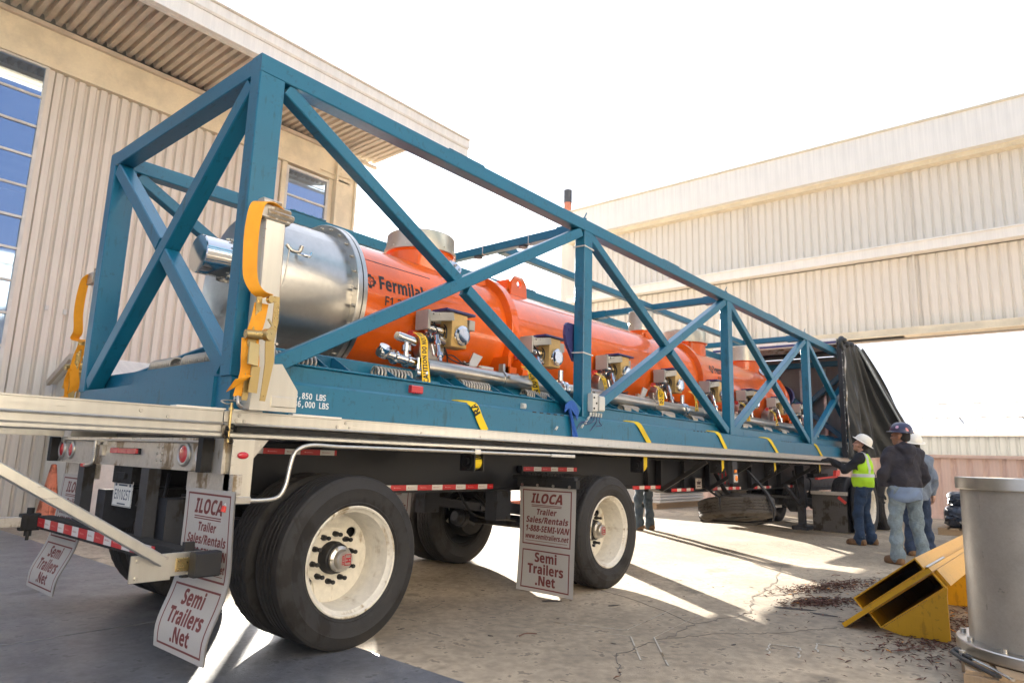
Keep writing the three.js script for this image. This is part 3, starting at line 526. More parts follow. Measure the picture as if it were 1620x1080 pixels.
// ---- rear end: sill, lamps, plate, bumper
{
  add(trailer, 'rear_sill', [box(1.762, 1.8, 1.055, 1.222, -6.0, -3.62, 0.004), box(1.756, 1.8, 1.04, 1.055, -6.0, -3.62), box(1.756, 1.762, 1.2, 1.222, -5.9, -3.64)], M.aluDirty);
  const oval = (z, rx) => { const l = new THREE.Group(); l.name = 'tail_lamp'; trailer.add(l); const bz = new THREE.TorusGeometry(0.058, 0.012, 10, 28); bz.scale(rx, 1, 1); bz.rotateY(-Math.PI / 2); bz.translate(1.758, 1.13, z); add(l, 'bezel', bz, M.bolt); const ln = new THREE.SphereGeometry(0.053, 24, 12); ln.scale(0.28, 1, rx); ln.translate(1.758, 1.13, z); add(l, 'lens', ln, M.red); };
  oval(-3.9, 1.15); oval(-3.68, 1.15); oval(-5.74, 1.0); oval(-5.93, 1.0);
  const cl = new THREE.Group(); cl.name = 'clearance_lamp'; trailer.add(cl); add(cl, 'lamp_body', box(1.744, 1.762, 1.118, 1.155, -4.92, -4.5, 0.005), M.blackDull); for (let i = 0; i < 3; i++) add(cl, 'lens', box(1.73, 1.746, 1.12, 1.153, -4.915 + i * 0.139, -4.915 + i * 0.139 + 0.135, 0.006), M.red);
  for (let i = 0; i < 3; i++) for (const z of [-4.26, -4.2]) add(trailer, 'rivet', cyl([1.762, 1.09 + i * 0.04, z], [1.755, 1.09 + i * 0.04, z], 0.01, 0.008, 10), M.bolt);
  const la = new THREE.Group(); la.name = 'latch'; trailer.add(la);
  add(la, 'latch_bar', [cyl([1.735, 1.06, -5.2], [1.735, 1.2, -5.2], 0.012, 0.012, 10), box(1.74, 1.762, 1.17, 1.21, -5.24, -5.0), box(1.74, 1.762, 1.1, 1.19, -5.13, -5.08), tube([[1.735, 1.07, -5.2], [1.73, 1.045, -5.21], [1.72, 1.03, -5.26], [1.72, 1.03, -5.31]], 0.012, 12, 8)], M.bolt);
  for (let i = 0; i < 6; i++) { const t = new THREE.TorusGeometry(0.018, 0.004, 6, 14); t.rotateX(1.57); t.translate(1.735, 1.085 + i * 0.013, -5.2); add(la, 'spring', t, M.bolt); }
  add(la, 'handle_grip', box(1.71, 1.735, 1.018, 1.04, -5.36, -5.28, 0.008), M.redPaint);
  add(trailer, 'door_bar', [cyl([1.745, 1.205, -5.9], [1.745, 1.2, -3.7], 0.008, 0.008, 8), box(1.742, 1.762, 1.196, 1.222, -4.85, -4.6)], M.bolt);
  add(trailer, 'bumper_stop', [box(1.7, 1.76, 1.04, 1.222, -3.62, -3.565, 0.006)], M.blackDull); add(trailer, 'bumper_stop', [box(1.7, 1.76, 1.04, 1.222, -6.06, -6.0, 0.006)], M.blackDull);
  add(trailer, 'corner_casting', [box(1.77, 1.85, 1.035, 1.222, -3.56, -3.5, 0.004), box(1.765, 1.775, 1.035, 1.222, -3.565, -3.47)], M.aluDirty);
  add(trailer, 'tie_hook', tube([[1.86, 1.15, -3.495], [1.86, 1.12, -3.47], [1.89, 1.095, -3.46], [1.93, 1.1, -3.47]], 0.009, 14, 8), M.blackDull);
  for (const z of [-4.3, -5.36]) add(trailer, 'bumper_leg', box(1.72, 1.79, 0.6, 1.04, z - 0.055, z + 0.055, 0.004), M.darkSteel);
  add(trailer, 'bumper', box(1.66, 1.75, 0.555, 0.645, -5.93, -3.42, 0.006), M.blackDull);
  strip(-5.9, -3.9, 0.572, 0.632, 0, 1.6575);
  add(trailer, 'bumper_pad', [box(1.63, 1.76, 0.54, 0.66, -3.43, -3.36, 0.008), box(1.62, 1.67, 0.53, 0.7, -3.5, -3.47)], M.black);
  // lamp bracket, licence plate
  const lp = new THREE.Group(); lp.name = 'license_plate'; trailer.add(lp);
  add(lp, 'plate_bracket', [box(1.77, 1.83, 0.93, 1.04, -4.92, -4.62, 0.005), box(1.75, 1.79, 0.96, 1.0, -4.86, -4.68, 0.01), box(1.792, 1.8, 0.8, 0.94, -4.9, -4.64)], M.blackDull);
  const art = print(256, 160, (x, w, h) => { x.fillStyle = '#d9d6cd'; x.fillRect(0, 0, w, h); x.strokeStyle = '#8d8a86'; x.lineWidth = 5; x.strokeRect(5, 5, w - 10, h - 10); x.fillStyle = '#3a4354'; x.textAlign = 'center'; x.font = '84px monospace'; ink(x, 'E01025T', w / 2, 114, 216, 3); x.fillRect(70, 20, 116, 10); x.fillRect(20, 16, 26, 16); x.fillRect(w - 46, 16, 26, 16); x.fillRect(70, 138, 110, 9); });
  const g = new THREE.BoxGeometry(0.305, 0.16, 0.004); g.rotateY(-Math.PI / 2); g.translate(1.786, 0.862, -4.77); add(lp, 'plate', g, std(lin(1, 1, 1), { map: art, roughness: 0.5 }), { uv: true });
  add(trailer, 'air_line', tube([[1.95, 1.0, -4.5], [1.9, 0.85, -4.42], [1.88, 0.72, -4.44], [1.9, 0.66, -4.4]], 0.012, 20, 6), M.black);
  // struts of the rail extensions
  const st = new THREE.Group(); st.name = 'strut'; trailer.add(st);
  add(st, 'strut_bar', bar([1.5, 0.625, -3.43], [0.2, 1.43, -3.47], 0.05, 0.05, 0.006), M.alu);
  add(st, 'strut_plate', [box(1.37, 1.56, 0.53, 0.655, -3.472, -3.462, 0.002), box(1.56, 1.72, 0.545, 0.655, -3.475, -3.463, 0.002)], M.alu); add(st, 'hinge_strap', box(1.58, 1.7, 0.565, 0.63, -3.463, -3.452, 0.003), M.zinc);
  for (const [x, y] of [[1.4, 0.55], [1.53, 0.635], [1.4, 0.63], [1.65, 0.55]]) add(st, 'bolt', cyl([x, y, -3.465], [x, y, -3.45], 0.009, 0.009, 8), M.bolt);
  const s2 = new THREE.Group(); s2.name = 'strut'; trailer.add(s2);
  add(s2, 'strut_bar', bar([1.6, 0.6, -5.97], [0.2, 0.62, -6.0], 0.09, 0.07, 0.004), M.aluDirty); add(s2, 'hinge_pin', [cyl([1.62, 0.5, -5.96], [1.62, 0.7, -5.96], 0.025, 0.025, 12), cyl([1.62, 0.47, -5.96], [1.62, 0.5, -5.96], 0.012, 0.012, 8), box(1.56, 1.68, 0.54, 0.66, -6.0, -5.92, 0.01)], M.blackDull);
  // brace post under the rail joint, crank tube
  add(trailer, 'brace_post', box(1.8, 1.925, 0.905, 1.222, -3.5, -3.44, 0.004), M.alu);
  add(trailer, 'gusset', plate([[1.925, 1.222], [2.03, 1.222], [1.925, 1.09]], 'z', -3.49, 0.006), M.aluDirty);
  const ml = new THREE.SphereGeometry(0.032, 20, 10); ml.scale(1, 0.6, 0.4); ml.translate(1.862, 1.135, -3.437); add(trailer, 'marker_lamp', ml, M.red);
  add(trailer, 'crank_tube', tube([[1.79, 0.875, -3.43], [1.8, 0.893, -3.43], [1.86, 0.899, -3.43], [2.02, 0.899, -3.43], [2.09, 0.915, -3.43], [2.125, 0.97, -3.43], [2.145, 1.08, -3.43], [2.17, 1.16, -3.43], [2.24, 1.197, -3.43], [2.5, 1.2, -3.435], [4.6, 1.2, -3.44], [4.75, 1.2, -3.44]], 0.0125, 120, 10), M.alu);
  add(trailer, 'tube_clip', [box(1.82, 1.915, 0.88, 0.92, -3.445, -3.412, 0.005)], M.bolt); add(trailer, 'tube_clip', [box(3.66, 3.72, 1.185, 1.225, -3.46, -3.42, 0.004)], M.alu); add(trailer, 'tube_clip', [box(4.6, 4.95, 1.185, 1.212, -3.46, -3.42, 0.004)], M.alu);
  add(trailer, 'crank_grip', cyl([1.788, 0.872, -3.43], [1.778, 0.845, -3.43], 0.016, 0.014, 10), M.redPaint);
}
// ---- mud flaps
function flap(f, hang) {
  const front = grid(6, 24, (u, v) => f(u, v, 0)), back = grid(6, 24, (u, v) => f(u, v, 0.008));
  return add(trailer, 'mud_flap', [front, back], M.flap, { uv: true });
}
{
  const rear = (zc, w, lean) => (u, v, t) => { const y = 0.13 + 0.82 * v, b = smooth(0.62, 0.2, y); return [1.79 + t - 0.075 * b * b - 0.02 * b + 0.01 * Math.sin(v * 5) * (u - 0.5), y, zc + (u - 0.5) * w + lean * (1 - v)]; };
  flap(rear(-3.62, 0.56, 0.03)).userData.label = 'curved white mud flap behind the near rear wheel'; flap(rear(-5.66, 0.58, -0.14)).userData.label = 'curved white mud flap behind the far rear wheel';
  const mid = (zc) => (u, v, t) => [4.9 + t - 0.04 * (1 - v) * (1 - v) + 0.012 * Math.sin(u * 4 + v * 3), 0.02 + 0.9 * v, zc + (u - 0.5) * 0.62 + 0.02 * (1 - v)];
  flap(mid(-3.69)).userData.label = 'white mud flap behind the near front trailer wheel'; flap(mid(-5.8)).userData.label = 'white mud flap behind the far front trailer wheel';
  for (const z of [-3.69, -5.8]) {
    const h = new THREE.Group(); h.name = 'flap_hanger'; trailer.add(h);
    add(h, 'hanger_bar', [box(4.88, 4.94, 0.92, 0.99, z - 0.33, z + 0.33, 0.004), box(4.9, 4.96, 0.98, 1.02, z - 0.4, z + 0.3, 0.01)], M.blackDull);
    for (let i = 0; i < 4; i++) add(h, 'bolt', cyl([4.88, 0.935, z - 0.26 + i * 0.175], [4.868, 0.935, z - 0.26 + i * 0.175], 0.012, 0.012, 8), M.bolt);
    for (let i = 0; i < 14; i++) { const t = new THREE.TorusGeometry(0.016, 0.005, 6, 12); t.rotateY(rr(0, 3)); t.translate(4.9, 1.03, z - 0.3 + i * 0.036); add(h, 'chain_link', t, M.blackDull); }
  }
  add(trailer, 'flap_hanger', [box(1.8, 1.85, 0.93, 1.035, -3.92, -3.4, 0.004)], M.aluDirty); add(trailer, 'flap_hanger', [box(1.8, 1.85, 0.93, 1.035, -5.95, -5.38, 0.004)], M.aluDirty);
}
// ---- wheels: built once about the origin with the axle along z and the outer face towards +z
const TR = 0.515, RR = 0.322, SQ = (TR - RR) / 0.223;
function tyreGeo(zig) {
  const p = [], W = 0.135;                                // [radius, across]
  p.push([RR - 0.004, -W * 0.78], [RR + SQ * 0.02, -W * 0.86], [RR + SQ * 0.08, -W * 1.02], [RR + SQ * 0.13, -W * 1.03], [RR + SQ * 0.175, -W * 0.95], [TR - 0.02, -W * 0.88], [TR - 0.006, -W * 0.8]);
  const n = 5; for (let i = 0; i < n; i++) { const c = -W * 0.72 + (i + 0.5) * W * 1.44 / n, h = W * 0.72 / n; p.push([TR, c - h + 0.006], [TR, c + h - 0.006]); if (i < n - 1) p.push([TR - 0.013, c + h - 0.003], [TR - 0.013, c + h + 0.003]); }
  p.push([TR - 0.006, W * 0.8], [TR - 0.02, W * 0.88], [TR - 0.03, W * 0.895], [TR - 0.024, W * 0.915], [RR + SQ * 0.178, W * 0.945], [RR + SQ * 0.172, W * 0.96], [RR + SQ * 0.135, W * 1.03], [RR + SQ * 0.13, W * 1.045], [RR + SQ * 0.125, W * 1.03], [RR + SQ * 0.08, W * 1.015], [RR + SQ * 0.035, W * 0.93], [RR + SQ * 0.028, W * 0.945], [RR + SQ * 0.02, W * 0.9], [RR - 0.004, W * 0.8]);
  const g = lathe(p, [0, 0, 0], [0, 0, 1], 96, 0.45);
  if (zig) { const q = g.attributes.position; for (let i = 0; i < q.count; i++) { const r = Math.hypot(q.getX(i), q.getY(i)), z = q.getZ(i); if (r > TR - 0.016 && Math.abs(z) < W * 0.7) q.setZ(i, z + 0.006 * (Math.round((Math.atan2(q.getY(i), q.getX(i)) / 6.28318 + 1) * 96) % 2 ? 1 : -1)); } g.computeVertexNormals(); }
  return merge(g);
}
const rimGeo = merge(lathe([[RR - 0.006, -0.125], [0.29, -0.12], [0.276, -0.09], [0.276, 0.0], [0.29, 0.04], [0.297, 0.085], [RR - 0.012, 0.094], [RR + 0.004, 0.108], [RR + 0.009, 0.118], [RR + 0.003, 0.123], [RR - 0.006, 0.12], [RR - 0.014, 0.104], [0.291, 0.09], [0.284, 0.045], [0.272, 0.0], [0.268, -0.05], [0.268, -0.11]], [0, 0, 0], [0, 0, 1], 72, 0.5));
const discGeo = (() => {
  const sh = new THREE.Shape(); sh.absarc(0, 0, 0.272, 0, Math.PI * 2); const c = new THREE.Path(); c.absarc(0, 0, 0.1, 0, Math.PI * 2, true); sh.holes.push(c);
  for (let i = 0; i < 2; i++) { const a = 0.75 + i * Math.PI, h = new THREE.Path(); h.absarc(Math.cos(a) * 0.208, Math.sin(a) * 0.208, 0.037, 0, Math.PI * 2, true); sh.holes.push(h); }
  const g = new THREE.ExtrudeGeometry(sh, { depth: 0.01, bevelEnabled: true, bevelSize: 0.003, bevelThickness: 0.003, bevelSegments: 2, curveSegments: 36 });
  const p = g.attributes.position; for (let i = 0; i < p.count; i++) { const r = Math.hypot(p.getX(i), p.getY(i)); p.setZ(i, p.getZ(i) - 0.135 + 0.02 * smooth(0.185, 0.172, r) + 0.02 * smooth(0.2, 0.27, r)); }
  g.computeVertexNormals(); return merge(g);
})();
const ringGeo = merge(lathe([[0.178, -0.026], [0.18, -0.02], [0.172, -0.014], [0.09, -0.014], [0.09, -0.02]], [0, 0, 0], [0, 0, 1], 48));
const hubGeo = merge(lathe([[0.1, -0.03], [0.1, 0.012], [0.096, 0.02], [0.092, 0.03], [0.09, 0.055], [0.082, 0.062], [0.082, 0.07], [0, 0.07]], [0, 0, 0], [0, 0, 1], 40));
const capGeo = merge([lathe([[0.078, 0.066], [0.078, 0.084], [0.068, 0.09], [0.06, 0.094], [0.058, 0.125], [0.053, 0.132], [0, 0.132]], [0, 0, 0], [0, 0, 1], 36), ...Array.from({ length: 6 }, (_, i) => cyl([Math.cos(i * 1.047) * 0.071, Math.sin(i * 1.047) * 0.071, 0.084], [Math.cos(i * 1.047) * 0.071, Math.sin(i * 1.047) * 0.071, 0.097], 0.008, 0.008, 6))]);
const nutGeo = merge([cyl([0, 0, -0.02], [0, 0, 0.015], 0.019, 0.016, 12), cyl([0, 0, 0.015], [0, 0, 0.055], 0.012, 0.01, 10), cyl([0, 0, 0.05], [0, 0, 0.06], 0.014, 0.012, 10)]);
const drumGeo = merge([lathe([[0.2, -0.12], [0.2, -0.06], [0.19, -0.05], [0.1, -0.04]], [0, 0, 0], [0, 0, 1], 40), lathe([[0.21, -0.24], [0.215, -0.12], [0.2, -0.12]], [0, 0, 0], [0, 0, 1], 40), lathe([[0, -0.235], [0.19, -0.235], [0.2, -0.2]], [0, 0, 0], [0, 0, 1], 40)]); drumGeo.rotateY(Math.PI);
const capArt = print(128, 128, (x, w, h) => { x.clearRect(0, 0, w, h); x.strokeStyle = '#b3202c'; x.fillStyle = '#b3202c'; x.translate(w / 2, h / 2); x.rotate(Math.PI / 2); x.lineWidth = 6; x.strokeRect(-40, -48, 80, 56); bold(x, 'H', 0, -2, 44); bold(x, 'AXLES', 0, 34, 18); });
const capPrint = (() => { const g = new THREE.CircleGeometry(0.05, 32); g.translate(0, 0, 0.1335); return merge(g, true); })();
M.capPrint = decal(capArt);
const tyreA = tyreGeo(false), tyreB = tyreGeo(true);
function wheel(parent, x, z, face, dish, tyre = tyreA, turn = 0, y = TR) {  // face +1: outer face to +z; dish true: deep side outward
  const w = new THREE.Group(); w.name = 'wheel'; parent.add(w);
  const b = V(0, 0, 0); parent.getWorldPosition(b); w.position.set(x - b.x, y - b.y, z - b.z);
  if (face < 0) w.rotation.y = Math.PI;
  const mk = (n, g, m, zz = 0) => { const q = put(w, n, g, m, 0, 0, zz); return q; };
  mk('tyre', tyre, M.rubber).rotation.z = turn; mk('rim', rimGeo, dish ? M.rim : M.blackDull).rotation.z = turn; mk('disc', discGeo, dish ? M.rim : M.blackDull).rotation.z = dish ? 0 : turn;  // inner wheels coloured black so the hand holes look shaded
  if (dish) {
    mk('mounting_ring', ringGeo, M.rim, -0.094); mk('hub', hubGeo, M.black, -0.088); mk('hub_cap', capGeo, M.steel, -0.085); mk('hub_badge', capPrint, M.capPrint, -0.085);
    for (let i = 0; i < 10; i++) { const a = i * 0.6283 + 0.2; const q = put(w, 'lug_nut', nutGeo, M.black, Math.cos(a) * 0.143, Math.sin(a) * 0.143, -0.095); }
  } else mk('brake_drum', drumGeo, M.blackDull);
  return w;
}
{
  for (const [x, turn] of [[2.655, 0.3], [5.605, 1.5]]) {
    wheel(trailer, x, ZR - 0.135 + 0.005, 1, true, x < 4 ? tyreA : tyreB, turn); wheel(trailer, x, ZR - 0.46, -1, false, tyreB, turn);
    wheel(trailer, x, ZL + 0.135, -1, true, tyreB, 0.8); wheel(trailer, x, ZL + 0.46, 1, false, tyreB, 0.1);
    add(trailer, 'axle', [cyl([x, TR, -5.45], [x, TR, -3.95], 0.065, 0.065, 20)], M.darkSteel);
    for (const z of [-4.22, -5.18]) {
      add(trailer, 'suspension_arm', [bar([x - 0.75, 0.72, z], [x + 0.05, 0.62, z], 0.09, 0.1, 0.01), box(x - 0.85, x - 0.65, 0.6, 0.87, z - 0.07, z + 0.07, 0.01), bar([x, 0.62, z], [x + 0.42, 0.6, z], 0.12, 0.05)], M.darkSteel);
      add(trailer, 'air_spring', [lathe([[0.05, 0.6], [0.09, 0.62], [0.095, 0.68], [0.115, 0.69], [0.135, 0.73], [0.135, 0.83], [0.12, 0.865], [0.05, 0.868]], [x + 0.3, 0, z], [0, 1, 0], 32)], M.blackDull);
      add(trailer, 'brake_chamber', [lathe([[0, 0], [0.06, 0.005], [0.085, 0.03], [0.085, 0.07], [0.095, 0.075], [0.095, 0.09], [0.085, 0.095], [0.085, 0.15], [0.05, 0.18], [0, 0.18]], [x - 0.2, 0.5, z + 0.02], [-0.9, 0.25, 0], 24), bar([x - 0.2, 0.5, z], [x - 0.04, 0.44, z], 0.03)], M.darkSteel);
    }
  }
  add(trailer, 'air_line', tube([[5.0, 0.85, -4.9], [5.1, 0.62, -4.8], [5.3, 0.56, -4.75], [5.55, 0.6, -4.7]], 0.014, 24, 6), M.black); add(trailer, 'air_line', tube([[4.95, 0.8, -4.6], [5.15, 0.6, -4.5], [5.4, 0.55, -4.45]], 0.014, 24, 6), M.black);
  add(trailer, 'added_shade_box', [box(8.06, 8.34, 0.3, 0.86, -5.86, -5.66, 0.012), box(8.18, 8.22, 0.86, 1.2, -5.8, -5.72)], M.black);  // unseen box added to cast a shadow band on the ground
  add(trailer, 'air_tank', [lathe([[0, 0], [0.1, 0.02], [0.13, 0.06], [0.13, 0.84], [0.1, 0.88], [0, 0.9]], [6.4, 0.72, -4.7], [1, 0, 0], 28)], M.darkSteel);
}
// ---- spare wheel in its carrier, amber lamp post, landing legs
{
  const c = V(9.4, 0.57, -3.76), n = V(0.11, 1, -0.15).normalize();
  const w = new THREE.Group(); w.name = 'spare_wheel'; trailer.add(w); w.position.copy(c).sub(trailer.position); w.quaternion.setFromUnitVectors(V(0, 0, 1), n);
  put(w, 'tyre', tyreB, M.rubberWorn, 0, 0, 0); put(w, 'rim', rimGeo, M.rubberWorn, 0, 0, 0); put(w, 'disc', discGeo, M.blackDull, 0, 0, 0);
  const s = new THREE.Group(); s.name = 'spare_carrier'; trailer.add(s);
  add(s, 'carrier_strap', [sweep([[9.3, 1.1, -3.55], [9.28, 0.95, -3.4], [9.27, 0.8, -3.27], [9.28, 0.62, -3.19], [9.3, 0.46, -3.22], [9.35, 0.39, -3.5], [9.45, 0.36, -4.3]], rect(0.07, 0.022), [0, 0.3, 1])], M.black);
  add(s, 'carrier_strap', [sweep([[9.5, 1.05, -4.1], [9.6, 0.8, -4.0], [9.62, 0.7, -3.9]], rect(0.06, 0.02), [1, 0, 0.2])], M.black);
  add(s, 'carrier_hook', tube([[8.7, 0.86, -3.9], [8.66, 0.78, -3.75], [8.6, 0.74, -3.66], [8.55, 0.68, -3.64], [8.57, 0.6, -3.64]], 0.014, 20, 8), M.black);
  add(trailer, 'lamp_post', box(8.66, 8.82, 0.93, 1.222, -3.56, -3.5, 0.005), M.darkSteel);
  add(trailer, 'marker_lamp', [box(8.69, 8.79, 0.95, 1.05, -3.5, -3.485, 0.005)], M.plastic); const am = new THREE.SphereGeometry(0.04, 20, 12); am.scale(1, 1, 0.5); am.translate(8.74, 1.0, -3.486); add(trailer, 'marker_lamp', am, M.amber); add(trailer, 'marker_lamp', box(8.71, 8.78, 1.07, 1.11, -3.5, -3.488, 0.004), M.amber);
  for (const z of [-4.0, -5.4]) {
    const g = new THREE.Group(); g.name = 'landing_leg'; trailer.add(g);
    add(g, 'leg_tube', [box(13.0, 13.14, 0.45, 1.2, z - 0.08, z + 0.08, 0.008), box(13.02, 13.12, 0.12, 0.5, z - 0.06, z + 0.06, 0.006)], M.darkSteel);
    add(g, 'leg_foot', box(12.9, 13.24, 0.06, 0.13, z - 0.14, z + 0.14, 0.015), M.darkSteel); add(g, 'leg_brace', [bar([12.95, 0.5, z], [12.2, 0.85, z], 0.05), bar([12.95, 0.62, z], [12.5, 1.1, z + 0.05], 0.035)], M.darkSteel);
  }
  add(trailer, 'leg_crossbar', [bar([13.05, 0.62, -4.0], [13.05, 0.62, -5.4], 0.05)], M.darkSteel);
  add(trailer, 'tool_shelf', [box(10.7, 12.3, 0.47, 0.51, -4.5, -4.1, 0.004)], M.aluDirty); const rb = new THREE.SphereGeometry(0.07, 20, 10); rb.scale(1, 1, 0.3); rb.translate(11.15, 0.56, -4.09); add(trailer, 'reflector', rb, M.redPaint);
}
// ---- rear corner posts with caps and foot gussets
{
  const post = (s, zc) => {
    const g = new THREE.Group(); g.name = 'corner_post'; trailer.add(g);
    const z = (a) => zc + s * a;
    add(g, 'post_tube', [bar([1.905, 1.38, z(0)], [1.89, 2.5, z(0)], 0.1, 0.13, 0.008, [1, 0, 0])], M.alu);
    add(g, 'post_cap', [box(1.79, 1.975, 2.44, 2.53, z(-0.06), z(0.062), 0.01), box(1.82, 1.93, 2.53, 2.575, z(-0.045), z(0.03), 0.01), box(1.83, 1.99, 2.46, 2.5, z(-0.07), z(0.075), 0.012)], M.aluDirty);
    add(g, 'post_gusset', [plate([[1.83, 1.376], [1.865, 1.376], [2.11, 1.378], [2.11, 1.5], [2.0, 1.64], [1.84, 1.62], [1.835, 1.48]], 'z', z(0.053), 0.014 * s), box(1.95, 2.1, 1.4, 1.46, z(0.068) - 0.006, z(0.068) + 0.006, 0.004)], M.alu);
    add(g, 'hook', [tube([[1.97, 2.33, z(0.05)], [2.0, 2.3, z(0.06)], [2.04, 2.3, z(0.07)], [2.05, 2.335, z(0.08)]], 0.012, 14, 8), tube([[1.985, 2.32, z(0.06)], [1.975, 2.15, z(0.055)], [1.965, 2.08, z(0.05)]], 0.004, 12, 6)], M.bolt);
    for (const [x, y] of [[1.96, 1.75], [1.95, 1.5], [1.955, 1.62]]) add(g, 'bolt', cyl([x, y, z(0.05)], [x, y, z(0.06)], 0.008, 0.008, 8), M.bolt);
  };
  post(1, -3.43); post(-1, -5.97);
}
// ================================================================ straps
function ratchetStrap(label, s, z, x, bulge = 1) {
  const o = thing('ratchet_strap', label, 'ratchet strap', [x, 1.4, z]);
  const X = (a) => x + a, Z = (a) => z + s * a;
  add(o, 'webbing', ribbon([[X(0.12), 2.52, Z(-0.02)], [X(0.0), 2.53, Z(0.03)], [X(-0.1 * bulge), 2.49, Z(0.1 * bulge)], [X(-0.135 * bulge), 2.38, Z(0.12 * bulge)], [X(-0.14 * bulge), 2.2, Z(0.13 * bulge)], [X(-0.11 * bulge), 2.05, Z(0.12 * bulge)], [X(-0.05), 2.0, Z(0.1)], [X(0.02), 1.99, Z(0.07)]], 0.075, [[0.2, 0, 1], [0.85, 0.1, 0.45 * s], [1, 0, 0.3 * s], [1, 0, 0.3 * s], [0.8, 0.4, 0.5 * s]], 0.004), M.strapY);
  add(o, 'webbing', ribbon([[X(0.0), 1.95, Z(0.06)], [X(-0.02), 1.85, Z(0.075)], [X(-0.035), 1.74, Z(0.06)], [X(-0.02), 1.6, Z(0.06)], [X(-0.06), 1.53, Z(0.09)], [X(-0.15), 1.485, Z(0.11)]], 0.075, [[1, 0, 0.2 * s], [1, 0, 0.3 * s], [0.9, 0.35, 0.2 * s], [0.3, 0.8, 0.4 * s]], 0.004), M.strapY);
  add(o, 'webbing', ribbon([[X(-0.06), 1.75, Z(0.05)], [X(-0.07), 1.65, Z(0.08)], [X(-0.06), 1.58, Z(0.07)], [X(-0.07), 1.44, Z(0.04)]], 0.05, [1, 0, 0.5 * s], 0.004), M.strapY);
  const r = new THREE.Group(); r.name = 'ratchet'; o.add(r);
  for (const d of [-0.035, 0.04]) add(r, 'side_plate', plate([[X(0.0 + d), 1.99], [X(0.03 + d), 1.99], [X(0.035 + d), 1.85], [X(0.02 + d), 1.74], [X(0.03 + d), 1.64], [X(0.0 + d), 1.42], [X(-0.03 + d), 1.42], [X(-0.02 + d), 1.62], [X(-0.03 + d), 1.73], [X(-0.0 + d), 1.83]], 'z', Z(0.085 + (d > 0 ? 0.03 : -0.02)), 0.006 * s), M.zinc);
  add(r, 'spindle', [cyl([X(-0.09), 1.765, Z(0.09)], [X(0.045), 1.775, Z(0.1)], 0.024, 0.024, 16), cyl([X(0.02), 1.775, Z(0.1)], [X(0.03), 1.775, Z(0.135)], 0.034, 0.034, 18), ], M.zinc); add(r, 'bolt', cyl([X(0.02), 1.968, Z(0.1)], [X(0.02), 1.968, Z(0.13)], 0.02, 0.02, 14), M.zinc);
  add(r, 'handle', [bar([X(-0.04), 1.72, Z(0.1)], [X(-0.055), 1.6, Z(0.13)], 0.06, 0.012, 0.003, [0, 0, 1])], M.zinc); add(r, 'release', [tube([[X(0.02), 1.86, Z(0.11)], [X(0.035), 1.82, Z(0.13)], [X(0.02), 1.8, Z(0.13)]], 0.007, 12, 6)], M.zinc); add(r, 'lever', [bar([X(-0.02), 1.6, Z(0.1)], [X(-0.025), 1.46, Z(0.1)], 0.05, 0.01, 0.002, [0, 0, 1])], M.zinc);
  add(o, 'hook', [tube([[X(-0.07), 1.44, Z(0.04)], [X(-0.07), 1.4, Z(0.05)], [X(-0.04), 1.385, Z(0.03)]], 0.01, 12, 8)], M.bolt);
}
ratchetStrap('orange yellow ratchet strap slung on the near rear corner post', 1, -3.4, 1.83, 0.85);
ratchetStrap('orange yellow ratchet strap slung on the far rear corner post', -1, -5.99, 1.83, 0.45);
{
  const words = (s) => print(64, 256, (x, w, h) => { x.fillStyle = '#e6c514'; x.fillRect(0, 0, w, h); x.fillStyle = '#23211c'; x.translate(w / 2, h / 2); x.rotate(-Math.PI / 2); bold(x, s, 0, 23, 58); });
  const lab = ['rear most', 'second', 'third', 'fourth', 'foremost'];
  [[3.7, 3.85, 'RA'], [6.21, 6.45, ''], [8.24, 8.48, ''], [10.08, 10.42, ''], [12.35, 12.7, '']].forEach(([xa, xb, s], i) => {
    const o = thing('tie_down_strap', `yellow tie-down strap over the blue base beam, ${lab[i]} of five along the rail`, 'tie-down strap', [xa, 1.3, -3.5], 'tie-down straps along the trailer rail');
    const t = words(s || 'WLL'), m = s ? std(lin(1, 1, 1), { map: t, roughness: 0.7 }) : M.strapPlain ??= std(lin(0.78, 0.56, 0.01), { roughness: 0.7, map: TX.grime });
    const L = 0.22; const w = 0.072;
    const g = ribbon([[xa - 0.12, 1.6, -3.72], [xa - 0.01, 1.572, -3.53], [xa + 0.02, 1.55, -3.508], [lerp(xa, xb, 0.6), 1.45, -3.506], [xb, 1.365, -3.502]], w, [[1, 0, 0.2], [1, 0.3, 0], [1, 0.55, 0], [1, 0.55, 0]], 0.004);
    if (s) { const uv = g.attributes.uv; for (let k = 0; k < uv.count; k++) uv.setXY(k, uv.getX(k), 1 - clamp((uv.getY(k) - 1.9) / 3.9)); }
    add(o, 'webbing', g, m, { uv: !!s });
    const wt = words('WLL'); wt.wrapS = wt.wrapT = THREE.RepeatWrapping;
    const roll = lathe([[0.03, -0.036], [0.062, -0.036], [0.066, 0], [0.062, 0.036], [0.03, 0.036]], [xb, 1.13, -3.62], [1, 0, 0], 28);
    add(o, 'strap_roll', i ? [roll, box(xb - 0.036, xb + 0.036, 1.12, 1.24, -3.56, -3.553)] : [roll], i ? M.strapPlain : std(lin(1, 1, 1), { map: again(wt, 0.25, 0.14), roughness: 0.7 }), { uv: !i ? undefined : undefined });
    add(o, 'winch', [cyl([xb - 0.09, 1.13, -3.62], [xb + 0.06, 1.13, -3.62], 0.03, 0.03, 14), lathe([[0.045, 0], [0.06, 0.004], [0.06, 0.014], [0.045, 0.018]], [xb - 0.07, 1.13, -3.62], [1, 0, 0], 16), box(xb - 0.06, xb - 0.045, 1.06, 1.22, -3.7, -3.55, 0.004), box(xb + 0.042, xb + 0.057, 1.06, 1.22, -3.7, -3.55, 0.004)], M.black);
  });
}

